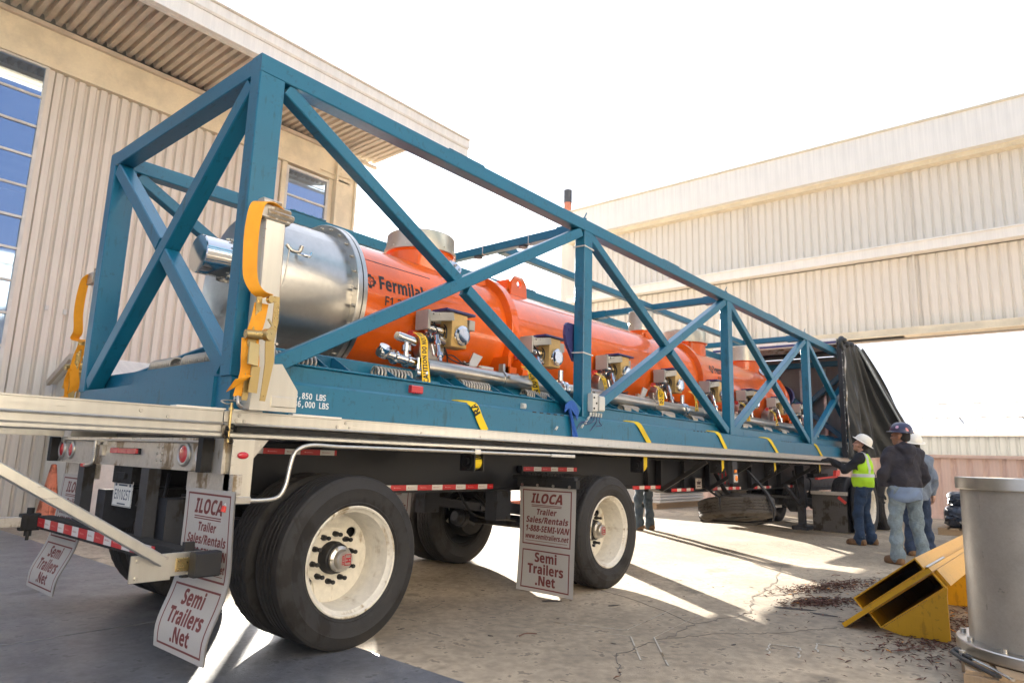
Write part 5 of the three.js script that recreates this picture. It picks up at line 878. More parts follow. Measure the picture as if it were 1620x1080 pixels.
// ================================================================ rolled back tarpaulin cover at the front of the trailer
{
  const XT = 13.95, o = thing('rolling_tarp', 'black rolling tarpaulin cover bunched at the front half of the trailer', 'tarpaulin', [XT, 1.38, ZC]);
  const zn = -3.42, zf = -5.98;
  // bunched near side curtain: folds gathered at the top, spreading at the foot
  const fold = (u, v) => {                               // u across the folds, v up
    const top = V(lerp(XT + 0.03, XT + 1.12, u), 3.64 - 0.07 * u * u, zn + 0.17 * u), bot = V(lerp(XT + 0.05, XT + 2.55, u), 1.36 + 0.1 * u, zn + 0.02 + 0.97 * u * u);
    const p = bot.lerp(top, v), sw = Math.pow(1 - v, 0.6), n = Math.sin(u * 30 + Math.sin(v * 3.5 + u * 5) * 1.3) * 0.085 * sw + Math.sin(u * 71 + v * 6) * 0.02 * sw + Math.sin(u * 11 - v * 4) * 0.05 * sw;
    return [p.x - n * 0.4, p.y + 0.05 * Math.sin(u * 21) * v * v, p.z + n];
  };
  add(o, 'near_curtain', grid(150, 60, (u, v) => fold(u, v)), M.tarp);
  add(o, 'gathered_hem', [new THREE.TorusGeometry(0.1, 0.05, 10, 20).translate(XT + 0.05, 3.58, zn + 0.02), ...Array.from({ length: 9 }, (_, i) => { const g = new THREE.IcosahedronGeometry(0.075, 2); g.scale(1.3, rr(0.6, 0.9), 1); g.translate(XT + 0.02 + i * 0.11, 3.6 + rr(-0.03, 0.03), zn + rr(-0.03, 0.06)); return g; })], M.tarp, { kind: 'stuff' });
  for (let i = 0; i < 6; i++) { const t = i / 5; add(o, 'cover_bow', [tube([[XT + 0.8 + t * 0.27, 3.62 - t * 0.06, zn + 0.13], [XT + 1.45 + t * 0.32, 2.55, zn + 0.5], [XT + 2.1 + t * 0.36, 1.5, zn + 0.87]], 0.02, 20, 10)], i % 2 ? M.darkSteel : M.greyPanel); }
  add(o, 'edge_pole', box(XT - 0.05, XT + 0.03, 1.38, 3.6, zn - 0.05, zn + 0.03, 0.008), M.black);
  for (let i = 0; i < 15; i++) add(o, 'snap', cyl([XT - 0.02, 1.5 + i * 0.145, zn + 0.03], [XT - 0.02, 1.5 + i * 0.145, zn + 0.038], 0.013, 0.013, 8), M.plastic);
  add(o, 'hem_strip', grid(3, 40, (u, v) => [XT + 0.05 + u * 0.07 + 0.012 * Math.sin(v * 17), 1.4 + v * 2.15, zn + 0.05 + 0.012 * Math.sin(v * 23 + u)]), M.aluDirty);
  // roof sheet on cross bows, far curtain, front wall
  add(o, 'roof_sheet', box(XT, 15.95, 3.64, 3.66, zf, zn, 0.005), M.ceil);
  add(o, 'front_bow', [box(XT - 0.06, XT + 0.06, 3.56, 3.68, zf, zn - 0.05, 0.015)], M.trimWhite); add(o, 'front_bow', [box(XT - 0.075, XT - 0.06, 3.575, 3.62, zf, zn - 0.05, 0.004)], M.lidBlue);
  for (let i = 1; i < 4; i++) add(o, 'roof_bow', box(XT + i * 0.4, XT + i * 0.4 + 0.05, 3.58, 3.64, zf, zn, 0.006), i === 3 ? M.black : M.aluDirty);
  add(o, 'far_curtain', grid(120, 6, (u, v) => [lerp(XT, 15.9, u), 1.36 + v * 2.29, zf + 0.03 * Math.sin(u * 60)]), M.ceil);
  for (const y of [2.2, 2.95]) add(o, 'curtain_rail', box(XT, 15.8, y, y + 0.07, zf + 0.05, zf + 0.09), M.aluDirty);
  add(o, 'front_wall', [box(15.9, 15.95, 1.36, 3.62, zf, zn)], M.ceil); for (let i = 0; i < 5; i++) add(o, 'wall_stud', box(15.84, 15.89, 1.38, 3.35, zf + 0.2 + i * 0.5, zf + 0.26 + i * 0.5), M.aluDirty);
}
// ================================================================ tractor under the front of the trailer
{
  const o = thing('truck_tractor', 'dark road tractor coupled under the front of the trailer with a flat black mud flap', 'truck', [14.0, 0, ZC]);
  const s = 0.28;
  for (const x of [14.0, 15.35]) {
    wheel(o, x, -3.44 + s, 1, true, tyreA, 0.4, 0.505); wheel(o, x, -3.78 + s, -1, false, tyreB, 0.2, 0.505); wheel(o, x, -5.9 + s, -1, true, tyreA, 0.1, 0.505); wheel(o, x, -5.56 + s, 1, false, tyreB, 0.2, 0.505);
    add(o, 'axle', [cyl([x, 0.505, -5.5 + s], [x, 0.505, -3.8 + s], 0.08, 0.08, 18), lathe([[0.06, -0.2], [0.2, -0.08], [0.2, 0.08], [0.06, 0.2]], [x, 0.505, ZC + s], [0, 0, 1], 24)], M.darkSteel);
  }
  for (const z of [-4.2, -4.9]) add(o, 'chassis_rail', box(13.2, 18.2, 0.72, 0.98, z - 0.04, z + 0.04, 0.006), M.darkSteel);
  add(o, 'coupling_plate', box(14.2, 15.2, 0.98, 1.06, -4.9, -4.1, 0.01), M.blackDull);
  for (const z of [-3.52, -5.3]) add(o, 'mud_flap', [grid(8, 10, (u, v) => [13.05 + 0.02 * Math.sin(u * 5), 0.06 + v * 0.64, z + (u - 0.5) * 0.58]), grid(8, 10, (u, v) => [13.062 + 0.02 * Math.sin(u * 5), 0.06 + v * 0.64, z + (u - 0.5) * 0.58])], M.flapGrey);
  for (const z of [-3.52, -5.3]) add(o, 'flap_hanger', box(13.02, 13.1, 0.7, 0.76, z - 0.3, z + 0.3, 0.006), M.aluDirty);
  const st = new THREE.BoxGeometry(0.01, 0.05, 0.16); st.rotateX(0.7); st.translate(13.03, 0.62, -3.3); add(o, 'reflector', st, M.redPaint);
  for (const x of [14.0, 15.35]) add(o, 'fender', lathe([[0.56, -0.28], [0.57, -0.28], [0.57, 0.3], [0.56, 0.3]], [x, 0.505, -3.6 + s], [0, 0, 1], 32, 0.4, 1.0, 1.6), M.black);
  add(o, 'red_bracket', [bar([12.7, 0.98, -3.62], [13.5, 1.02, -3.5], 0.05, 0.03, 0.004), plate([[13.3, 1.03], [13.56, 1.04], [13.6, 1.14], [13.34, 1.13]], 'z', -3.5, 0.05)], M.redPaint);
  add(o, 'air_coil', tube([[13.3, 1.1, -4.3], [13.2, 0.8, -4.1], [13.5, 0.7, -4.0], [13.3, 0.95, -3.9], [13.6, 1.0, -4.2]], 0.014, 30, 6), M.black);
  for (const z of [-3.75, -5.35]) add(o, 'fuel_tank', lathe([[0, 0], [0.28, 0.01], [0.3, 0.03], [0.3, 1.3], [0.28, 1.32], [0, 1.33]], [16.6, 0.6, z], [1, 0, 0], 32, 0.4), M.alu);
}
// ================================================================ yellow steel lifting boom lying on the ground
{
  const xf = 5.72, o = thing('yellow_boom', 'heavy yellow steel boom of twin box tubes propped up behind the grey drum', 'steel boom', [xf, 0, -1.1]);
  const th = 0.672, u = [Math.cos(th), Math.sin(th)], n = [-Math.sin(th), Math.cos(th)], P = (a, b) => [-1.462 + u[0] * a + n[0] * b, 0.002 + u[1] * a + n[1] * b];  // (z, y)
  const tubeBox = (a0, a1, b0, b1, L, t) => { const q = (a, b) => P(a, b); return [plate([q(a0, b0), q(a1, b0), q(a1, b0 + t), q(a0, b0 + t)], 'x', xf, L), plate([q(a0, b1 - t), q(a1, b1 - t), q(a1, b1), q(a0, b1)], 'x', xf, L), plate([q(a0, b0 + t), q(a0 + t, b0 + t), q(a0 + t, b1 - t), q(a0, b1 - t)], 'x', xf, L), plate([q(a1 - t, b0 + t), q(a1, b0 + t), q(a1, b1 - t), q(a1 - t, b1 - t)], 'x', xf, L)]; };
  add(o, 'box_tube', [...tubeBox(0.172, 0.715, 0.034, 0.13, 2.6, 0.01), plate([P(0.18, 0.04), P(0.7, 0.04), P(0.7, 0.12), P(0.18, 0.12)], 'x', xf + 2.4, 0.01)], M.yellow);
  add(o, 'box_tube', [...tubeBox(0.195, 0.74, -0.125, -0.002, 2.6, 0.01), plate([P(0.2, -0.12), P(0.73, -0.12), P(0.73, -0.01), P(0.2, -0.01)], 'x', xf + 2.4, 0.01)], M.yellow);
  add(o, 'centre_plate', plate([P(-0.0, 0), P(0.755, 0), P(0.755, 0.032), P(-0.0, 0.032)], 'x', xf - 0.06, 2.7), M.yellow);
  for (let i = 0; i < 14; i++) { const a = P(0.73, 0.04); add(o, 'weld_bead', new THREE.IcosahedronGeometry(0.016, 1).scale(1.6, 0.7, 0.8).translate(xf + 0.05 + i * 0.055, a[1], a[0]), M.steel); }
  add(o, 'web_plate', [plate([P(0.743, -0.004), P(0.765, -0.004), P(0.765, -0.13), P(0.743, -0.13)], 'x', xf + 0.06, 2.4)], M.yellow);
  add(o, 'foot_plate', [plate([P(0.21, -0.127), P(0.75, -0.127), [-0.802, 0.3], [-0.80, 0.02], [-0.82, 0.004], [-1.1, 0.004], [-1.17, 0.02]], 'x', xf - 0.012, 0.03)], M.yellow);
  add(o, 'foot_plate', [plate([P(0.21, -0.127), P(0.75, -0.127), [-0.802, 0.3], [-0.80, 0.004], [-1.1, 0.004]], 'x', xf + 1.6, 0.03)], M.yellow);
}
// ================================================================ grey drum on a pallet, tongs
{
  const c = [5.12, 0.135, -0.175];
  const p = thing('wooden_pallet', 'weathered wooden pallet under the grey steel drum', 'pallet', [5, 0, -0.1]);
  const turn = (x, z) => [5 + (x - 5) * 0.99 - (z + 0.1) * 0.14, -0.1 + (x - 5) * 0.14 * -1 + (z + 0.1) * 0.99];
  const plank = (x0, x1, z0, z1, y0, y1) => { const a = turn(x0, (z0 + z1) / 2), b = turn(x1, (z0 + z1) / 2); return bar([a[0], (y0 + y1) / 2, a[1]], [b[0], (y0 + y1) / 2, b[1]], z1 - z0, y1 - y0, 0.003); };
  for (let i = 0; i < 8; i++) add(p, 'pallet_board', plank(4.42, 5.48, -0.66 + i * 0.15, -0.54 + i * 0.15, 0.112, 0.132 + rr(-0.002, 0.002)), M.wood);
  for (const x of [4.45, 4.95, 5.38]) { const a = turn(x, -0.66), b = turn(x, 0.52); add(p, 'pallet_runner', bar([a[0], 0.056, a[1]], [b[0], 0.056, b[1]], 0.09, 0.11, 0.004), M.wood); }
  const o = thing('steel_drum', 'large grey steel drum with a flanged rim, standing on a pallet in the right corner', 'drum', c);
  M.drum = std(lin(0.42, 0.385, 0.335), { metalness: 0.25, roughness: 0.5, roughnessMap: TX.rough, map: TX.speck });
  add(o, 'drum_body', lathe([[0.44, 0.07], [0.435, 0.3], [0.428, 0.935], [0.42, 0.935], [0.42, 0.08], [0, 0.08]], c, [0, 1, 0], 96, 0.4), M.drum);
  add(o, 'top_rim', lathe([[0.42, 0.93], [0.447, 0.93], [0.45, 0.935], [0.45, 0.998], [0.446, 1.002], [0.424, 1.002], [0.42, 0.99]], c, [0, 1, 0], 96, 0.3), M.steel);
  add(o, 'base_flange', lathe([[0.3, 0.002], [0.505, 0.002], [0.51, 0.008], [0.51, 0.06], [0.505, 0.066], [0.44, 0.07]], c, [0, 1, 0], 96, 0.3), M.steel);
  for (let i = 0; i < 12; i++) add(o, 'flange_bolt', cyl([c[0] + Math.cos(i * 0.5236) * 0.474, 0.2, c[2] + Math.sin(i * 0.5236) * 0.474], [c[0] + Math.cos(i * 0.5236) * 0.474, 0.225, c[2] + Math.sin(i * 0.5236) * 0.474], 0.016, 0.016, 6), M.bolt);
  const t = thing('steel_tongs', 'black steel tongs lying on the pallet in front of the drum', 'tongs', [4.7, 0.135, -0.5]);
  add(t, 'handle', [sweep([[4.78, 0.15, -0.64], [4.7, 0.155, -0.585], [4.55, 0.15, -0.47], [4.38, 0.148, -0.36]], rect(0.02, 0.012, 0.003))], M.polished);
  add(t, 'jaw', [sweep([[4.86, 0.152, -0.65], [4.8, 0.158, -0.645], [4.72, 0.158, -0.6], [4.66, 0.155, -0.56]], rect(0.035, 0.02, 0.005)), sweep([[4.86, 0.15, -0.66], [4.76, 0.15, -0.66], [4.64, 0.15, -0.6], [4.4, 0.146, -0.42]], rect(0.03, 0.016, 0.004))], M.black);
  add(t, 'pivot', cyl([4.72, 0.15, -0.61], [4.72, 0.178, -0.61], 0.016, 0.016, 12), M.bolt);
}
{
  const o = thing('wrapped_load', 'dark plastic wrapped load on a low pallet beyond the grey drum', 'wrapped load', [15.6, 0, -1.85]);
  const blob = (x, y, z, a, b, c) => { const g = new THREE.IcosahedronGeometry(1, 5), p = g.attributes.position; for (let i = 0; i < p.count; i++) { let X = p.getX(i), Y = p.getY(i), Z = p.getZ(i); const q = Math.pow(Math.abs(X) ** 4 + Math.abs(Y) ** 4 + Math.abs(Z) ** 4, -0.25); const w = 1 + 0.07 * Math.sin(X * 9 + Y * 14) * Math.sin(Z * 11 + Y * 5); p.setXYZ(i, x + X * q * a * w, y + Y * q * b * w, z + Z * q * c * w); } g.computeVertexNormals(); return g; };
  M.wrap = phy(lin(0.02, 0.024, 0.035), { roughness: 0.3, clearcoat: 0.4 });
  add(o, 'wrapped_bale', blob(15.65, 0.34, -1.85, 0.42, 0.2, 0.27), M.wrap); add(o, 'wrapped_bale', blob(15.7, 0.66, -1.82, 0.3, 0.14, 0.24), M.wrap);
  for (let i = 0; i < 4; i++) add(o, 'pallet_board', box(15.2, 16.1, 0.1, 0.13, -2.2 + i * 0.19, -2.05 + i * 0.19, 0.004), M.wood); for (const x of [15.22, 15.98]) add(o, 'pallet_runner', box(x, x + 0.1, 0, 0.098, -2.2, -1.48), M.wood);
}
// ---- leaf litter and twigs in drifts on the concrete
{
  const leaf = new THREE.BufferGeometry(); leaf.setAttribute('position', new THREE.Float32BufferAttribute([-1, 0, 0, 0, 0.25, 0.42, 1, 0.05, 0, -1, 0, 0, 1, 0.05, 0, 0, 0.3, -0.42], 3)); leaf.computeVertexNormals();
  const spots = []; const drift = (x, z, sx, sz, n, t) => { for (let i = 0; i < n; i++) { const a = (rnd() + rnd() + rnd() - 1.5) * 1.3, b = (rnd() + rnd() + rnd() - 1.5) * 1.3; spots.push([x + a * sx * Math.cos(t) - b * sz * Math.sin(t), z + a * sx * Math.sin(t) + b * sz * Math.cos(t)]); } };
  drift(7.35, -2.05, 0.55, 0.15, 900, 0.25); drift(6.5, -1.85, 0.32, 0.13, 800, 0.5); drift(7.9, -1.75, 0.6, 0.15, 160, 0.1); drift(6.9, -1.6, 1.2, 0.3, 110, 0.2); drift(6.4, -0.75, 1.2, 0.3, 1500, 0.1); drift(5.5, -0.95, 0.3, 0.12, 160, 0.5); drift(5.6, -1.9, 2.4, 0.9, 30, 0);
  const im = new THREE.InstancedMesh(leaf, M.leaf, spots.length), d = new THREE.Object3D(), col = new THREE.Color();
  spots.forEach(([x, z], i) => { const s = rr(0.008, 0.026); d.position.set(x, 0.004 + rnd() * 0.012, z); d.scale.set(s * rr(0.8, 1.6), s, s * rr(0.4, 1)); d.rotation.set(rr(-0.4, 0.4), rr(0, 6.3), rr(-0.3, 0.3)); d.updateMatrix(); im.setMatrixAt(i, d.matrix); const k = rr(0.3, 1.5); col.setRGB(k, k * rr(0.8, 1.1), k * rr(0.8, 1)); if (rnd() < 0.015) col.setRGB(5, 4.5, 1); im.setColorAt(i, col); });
  im.name = 'leaf_litter'; im.userData = { kind: 'stuff', label: 'dry dark leaf litter blown in drifts over the concrete near the yellow boom', category: 'leaf litter' }; im.castShadow = im.receiveShadow = true; scene.add(im);
  const tw = [[6.45, -1.95, 0.5], [6.7, -2.05, 2.0], [8.1, -2.2, 0.2], [7.0, -1.5, 1.2], [3.65, -2.95, 0.1]].map(([x, z, a]) => tube([[x, 0.012, z], [x + 0.06 * Math.cos(a), 0.02, z + 0.06 * Math.sin(a)], [x + 0.14 * Math.cos(a + 0.2), 0.012, z + 0.14 * Math.sin(a + 0.2)]], 0.004, 8, 5));
  const t = whole('twigs', 'thin reddish twigs scattered on the concrete', 'twigs', [6.6, 0, -2], tw, M.leaf); t.userData.kind = 'stuff';
}

// ================================================================ people: smooth distance fields meshed with surface nets
function nets(field, lo, hi, cell) {
  const n = [0, 1, 2].map((i) => Math.ceil((hi[i] - lo[i]) / cell) + 1), F = new Float32Array(n[0] * n[1] * n[2]), id = (x, y, z) => (z * n[1] + y) * n[0] + x;
  for (let z = 0; z < n[2]; z++) for (let y = 0; y < n[1]; y++) for (let x = 0; x < n[0]; x++) F[id(x, y, z)] = field(lo[0] + x * cell, lo[1] + y * cell, lo[2] + z * cell);
  const vid = new Int32Array(F.length).fill(-1), v = [], f = [];
  for (let z = 0; z < n[2] - 1; z++) for (let y = 0; y < n[1] - 1; y++) for (let x = 0; x < n[0] - 1; x++) {
    let sx = 0, sy = 0, sz = 0, c = 0; const g = (k) => F[id(x + (k & 1), y + (k >> 1 & 1), z + (k >> 2))];
    for (let a = 0; a < 8; a++) for (const b of [1, 2, 4]) if (!(a & b)) { const p = g(a), q = g(a | b); if (p < 0 !== q < 0) { const t = p / (p - q); sx += (a & 1) + (b === 1 ? t : 0); sy += (a >> 1 & 1) + (b === 2 ? t : 0); sz += (a >> 2) + (b === 4 ? t : 0); c++; } }
    if (c) { vid[id(x, y, z)] = v.length / 3; v.push(lo[0] + (x + sx / c) * cell, lo[1] + (y + sy / c) * cell, lo[2] + (z + sz / c) * cell); }
  }
  for (let z = 1; z < n[2] - 1; z++) for (let y = 1; y < n[1] - 1; y++) for (let x = 1; x < n[0] - 1; x++) {
    const s = F[id(x, y, z)] < 0;
    const quad = (a, b, c, d, fl) => { if (fl) f.push(a, b, c, a, c, d); else f.push(a, c, b, a, d, c); };
    if (s !== F[id(x + 1, y, z)] < 0) quad(vid[id(x, y - 1, z - 1)], vid[id(x, y, z - 1)], vid[id(x, y, z)], vid[id(x, y - 1, z)], s);
    if (s !== F[id(x, y + 1, z)] < 0) quad(vid[id(x - 1, y, z - 1)], vid[id(x - 1, y, z)], vid[id(x, y, z)], vid[id(x, y, z - 1)], s);
    if (s !== F[id(x, y, z + 1)] < 0) quad(vid[id(x - 1, y - 1, z)], vid[id(x, y - 1, z)], vid[id(x, y, z)], vid[id(x - 1, y, z)], s);
  }
  const g = new THREE.BufferGeometry(); g.setAttribute('position', new THREE.Float32BufferAttribute(v, 3)); g.setIndex(f); g.computeVertexNormals(); return g;
}
const cap = (p, a, b, r0, r1, sx = 1, sz = 1) => {       // tapered capsule, optionally flattened in x or z
  const ax = a[0] / sx, az = a[2] / sz, bx = b[0] / sx - ax, by = b[1] - a[1], bz = b[2] / sz - az, px = p[0] / sx - ax, py = p[1] - a[1], pz = p[2] / sz - az;
  const t = clamp((px * bx + py * by + pz * bz) / (bx * bx + by * by + bz * bz + 1e-9)); return (Math.hypot(px - bx * t, py - by * t, pz - bz * t) - lerp(r0, r1, t)) * Math.min(1, sx, sz);
};
const smin = (a, b, k) => { const h = Math.max(k - Math.abs(a - b), 0) / k; return Math.min(a, b) - h * h * k * 0.25; };
const body = (bones, k = 0.04, wr = 0, ws = 1) => (x, y, z) => { let d = 9; const p = [x, y, z]; for (const b of bones) d = smin(d, cap(p, ...b), k); return wr ? d + wr * (Math.sin(y * 47 * ws + Math.sin(x * 21 + z * 17) * 2.2) * 0.6 + Math.sin((x - z) * 38 * ws + y * 31) * 0.4 + 0.5 * Math.sin(y * 19 + z * 30)) : d; };
const bounds = (bones, m) => { const lo = [9, 9, 9], hi = [-9, -9, -9]; for (const b of bones) for (const q of [b[0], b[1]]) for (let i = 0; i < 3; i++) { const r = Math.max(b[2], b[3]) * Math.max(1, b[4] ?? 1, b[5] ?? 1); lo[i] = Math.min(lo[i], q[i] - r - m); hi[i] = Math.max(hi[i], q[i] + r + m); } return [lo, hi]; };
const skinOf = (bones, cell, k, wr, ws) => nets(body(bones, k, wr, ws), ...bounds(bones, 0.04), cell);
const mid = (a, b, t) => a.map((q, i) => lerp(q, b[i], t));
// local frame: x forward, y up, z to the person's right; all lengths for a 1.76 m tall figure
function handBones(w, dir, palmN, curl, side) {           // wrist, direction of the fingers, palm normal, curl, +1 right hand
  const d = A(dir).clone().normalize(), n0 = A(palmN).clone(); n0.addScaledVector(d, -n0.dot(d)).normalize(); const s = d.clone().cross(n0).multiplyScalar(side);
  const at = (a, b, c) => A(w).clone().addScaledVector(d, a).addScaledVector(s, b).addScaledVector(n0, c).toArray(), out = [];
  out.push([at(0, 0, 0), at(0.045, 0, 0), 0.028, 0.032], [at(0.04, -0.022, 0), at(0.085, -0.028, 0.004), 0.019, 0.016], [at(0.04, 0.0, 0), at(0.09, 0.0, 0.004), 0.02, 0.016], [at(0.04, 0.022, 0), at(0.085, 0.026, 0.004), 0.019, 0.015]);
  [[-0.031, 0.066], [-0.01, 0.076], [0.011, 0.071], [0.031, 0.056]].forEach(([b, L], i) => { let a = 0.085, c = 0.004, th = curl * 0.5; const r = 0.0105 - (i === 3 ? 0.0015 : 0); for (const [q, f] of [[0.45, 1], [0.32, 1.1], [0.23, 0.8]]) { const a2 = a + Math.cos(th) * L * q, c2 = c + Math.sin(th) * L * q; out.push([at(a, b * (1 + (a - 0.085)), c), at(a2, b * (1 + (a2 - 0.085)), c2), r, r * 0.93]); a = a2; c = c2; th += curl * f; } });
  out.push([at(0.02, -0.03, 0.008), at(0.055, -0.058, 0.02), 0.016, 0.0125], [at(0.055, -0.058, 0.02), at(0.082, -0.062, 0.032), 0.0125, 0.011]);
  return out;
}
function person(o) {
  const root = thing('person', o.label, 'person', o.at), H = o.scale ?? 1; root.rotation.y = o.turn; root.scale.setScalar(H); root.updateMatrixWorld(true);
  const mesh = (parent, name, g, m) => { const q = new THREE.Mesh(merge(g), m); q.name = name; q.castShadow = q.receiveShadow = true; parent.add(q); return q; };
  const J = o.j, fat = o.fat ?? 1;
  // skin: one continuous figure
  const hd = J.head, yaw = J.headYaw ?? 0, tilt = J.headTilt ?? 0;
  const hq = new THREE.Quaternion().setFromEuler(new THREE.Euler(0, yaw, tilt, 'YXZ')), hp = (x, y, z) => V(x, y, z).applyQuaternion(hq).add(A(hd)).toArray();
  const headBones = [
    [hp(-0.012, 0.035, 0), hp(-0.02, 0.03, 0), 0.094, 0.092, 1, 0.84], [hp(0.03, -0.03, 0), hp(0.02, 0.02, 0), 0.07, 0.078, 1, 0.86], [hp(0.055, -0.085, 0), hp(0.02, -0.07, 0), 0.034, 0.05], [hp(0.07, -0.088, 0.008), hp(0.07, -0.088, -0.008), 0.02, 0.02],
    [hp(0.092, 0.01, 0), hp(0.114, -0.026, 0), 0.009, 0.0135], [hp(0.103, -0.032, 0.01), hp(0.103, -0.032, -0.01), 0.009, 0.009], [hp(0.09, 0.02, 0.034), hp(0.09, 0.02, -0.034), 0.013, 0.013], [hp(0.09, -0.056, 0.016), hp(0.09, -0.056, -0.016), 0.008, 0.008], [hp(0.086, -0.067, 0.014), hp(0.086, -0.067, -0.014), 0.009, 0.009],
    [hp(0.06, -0.03, 0.045), hp(0.03, -0.02, 0.055), 0.025, 0.025], [hp(0.06, -0.03, -0.045), hp(0.03, -0.02, -0.055), 0.025, 0.025],
    [hp(-0.012, 0.012, 0.079), hp(-0.008, -0.026, 0.076), 0.014, 0.01], [hp(-0.012, 0.012, -0.079), hp(-0.008, -0.026, -0.076), 0.014, 0.01], [hp(-0.022, 0.006, 0.086), hp(-0.018, -0.02, 0.082), 0.01, 0.008], [hp(-0.022, 0.006, -0.086), hp(-0.018, -0.02, -0.082), 0.01, 0.008],
  ];
  const neck = [[J.neck, hp(-0.02, -0.06, 0), 0.062 * fat, 0.058]];
  const trunk = [[J.hips, J.chest, 0.1, 0.11, 1, 1.2], [J.chest, J.neck, 0.1, 0.06], [J.shL, J.shR, 0.05, 0.05]];
  const limbs = [];
  for (const s of ['L', 'R']) limbs.push([J['sh' + s], J['el' + s], 0.044, 0.037], [J['el' + s], J['wr' + s], 0.036, 0.026], [J['hip' + s], J['kn' + s], 0.07, 0.05], [J['kn' + s], J['an' + s], 0.05, 0.036], [J['an' + s], J['toe' + s], 0.036, 0.03]);
  const skin = [skinOf([...trunk, ...neck, ...limbs], 0.02, 0.05), skinOf([...headBones, ...neck], 0.005, 0.014)];
  const hands = ['L', 'R'].map((s) => handBones(J['wr' + s], J['fg' + s], J['pm' + s], J['cu' + s] ?? 0.5, s === 'R' ? 1 : -1));
  if (!o.gloves) skin.push(...hands.map((b) => skinOf(b, 0.004, 0.008)));
  const M1 = std(lin(...o.skin), { roughness: 0.55 });
  mesh(root, 'body', skin, M1);
  const eye = std(lin(0.05, 0.035, 0.03), { roughness: 0.2 }); for (const s of [1, -1]) mesh(root, 'eye', new THREE.SphereGeometry(0.0095, 12, 8).translate(...hp(0.088, 0.004, s * 0.031)), eye);
  if (o.gloves) hands.forEach((b, i) => { const s = i ? 'R' : 'L', w = J['wr' + s], e = J['el' + s]; mesh(root, 'glove', skinOf([...b.map((q) => [q[0], q[1], q[2] * 1.22, q[3] * 1.22]), [w, mid(w, e, 0.22), 0.036, 0.042]], 0.006, 0.008), M.glove ??= std(lin(0.018, 0.018, 0.02), { roughness: 0.8 })); });
  // hair
  const hair = [[hp(-0.035, 0.045, 0), hp(-0.045, 0.02, 0), 0.088, 0.084, 1, 0.88], [hp(-0.07, -0.02, 0.03), hp(-0.07, -0.02, -0.03), 0.04, 0.04]];
  mesh(root, 'hair', skinOf(hair, 0.009, 0.02), std(lin(...(o.hair ?? [0.02, 0.015, 0.012])), { roughness: 0.8, bumpMap: again(TX.fine, 0.06), bumpScale: 0.003 }));
  // trousers
  const tr = [[[J.hips[0], J.hips[1] + 0.06, J.hips[2]], J.hips, 0.128 * fat, 0.135 * fat, 1, 1.22]];
  for (const s of ['L', 'R']) { const h = J['hip' + s], k = J['kn' + s], a = J['an' + s]; tr.push([h, k, 0.1 * fat, 0.075], [k, mid(k, a, 0.55), 0.073, 0.07], [mid(k, a, 0.55), [a[0] + 0.01, a[1] - 0.015, a[2]], 0.07, 0.078], [mid(k, a, 0.9), [a[0] + 0.03, a[1] - 0.025, a[2]], 0.075, 0.07]); }
  mesh(root, 'trousers', skinOf(tr, 0.011, 0.035, 0.0105, 0.75), std(lin(...o.trousers), { roughness: 0.9, map: o.denim ? TX.jeans : TX.grime, bumpMap: again(TX.lumps, 0.25), bumpScale: 0.012 }));
  for (const s of ['L', 'R']) { const a = J['an' + s], t = J['toe' + s]; const b = [[[a[0] - 0.03, 0.055, a[2]], t, 0.048, 0.042, 1, 0.95], [[a[0] - 0.02, 0.06, a[2]], [a[0] - 0.01, 0.13, a[2]], 0.055, 0.052], [mid(a, t, 0.5).map((q, i) => i === 1 ? 0.055 : q), t, 0.052, 0.044], [[a[0] - 0.045, 0.03, a[2]], [t[0] + 0.01, 0.026, t[2]], 0.04, 0.04]]; const raw = body(b, 0.03); mesh(root, 'boot', nets((x, y, z) => Math.max(raw(x, y, z), 0.002 - y), ...bounds(b, 0.03), 0.008), M.boot ??= std(lin(0.2, 0.105, 0.045), { roughness: 0.8, map: TX.dirt })); }
  if (o.belt) mesh(root, 'belt', lathe([[0.142, -0.02], [0.15, -0.018], [0.15, 0.018], [0.142, 0.02]], [J.hips[0], J.hips[1] + 0.075, J.hips[2]], [0, 1, 0], 40, 0.4).scale(1, 1, 1.2).translate(0, 0, -0.2 * J.hips[2]), o.belt);
  // upper garment
  const W = o.topWide ?? 1, hemY = J.hips[1] - (o.hem ?? 0.02);
  const up = [[[J.hips[0], hemY, J.hips[2]], [J.hips[0], J.hips[1] + 0.1, J.hips[2]], 0.142 * W, 0.145 * W, 1, 1.22], [[J.hips[0], J.hips[1] + 0.1, J.hips[2]], J.chest, 0.146 * W, 0.14 * W, 1, 1.25], [J.chest, [J.neck[0] - 0.01, J.neck[1] - 0.05, J.neck[2]], 0.14 * W, 0.075, 1, 1.15], [J.shL, J.shR, 0.073, 0.073], [J.neck, [J.neck[0] - 0.005, J.neck[1] + 0.03, J.neck[2]], 0.072, 0.07]];
  for (const s of ['L', 'R']) up.push([J['sh' + s], J['el' + s], 0.077, 0.063], [J['el' + s], mid(J['el' + s], J['wr' + s], 0.88), 0.062, 0.05]);
  if (o.hood) up.push([[J.neck[0] - 0.07, J.neck[1] + 0.015, -0.08], [J.neck[0] - 0.12, J.neck[1] - 0.03, 0], 0.045, 0.055], [[J.neck[0] - 0.07, J.neck[1] + 0.015, 0.08], [J.neck[0] - 0.12, J.neck[1] - 0.03, 0], 0.045, 0.055], [[J.neck[0] - 0.02, J.neck[1] + 0.02, -0.09], [J.neck[0] + 0.06, J.neck[1] - 0.05, -0.05], 0.03, 0.022], [[J.neck[0] - 0.02, J.neck[1] + 0.02, 0.09], [J.neck[0] + 0.06, J.neck[1] - 0.05, 0.05], 0.03, 0.022], [[J.neck[0] - 0.12, J.neck[1] - 0.03, 0], [J.neck[0] - 0.145, J.neck[1] - 0.17, 0], 0.06, 0.03, 1, 1.2]);
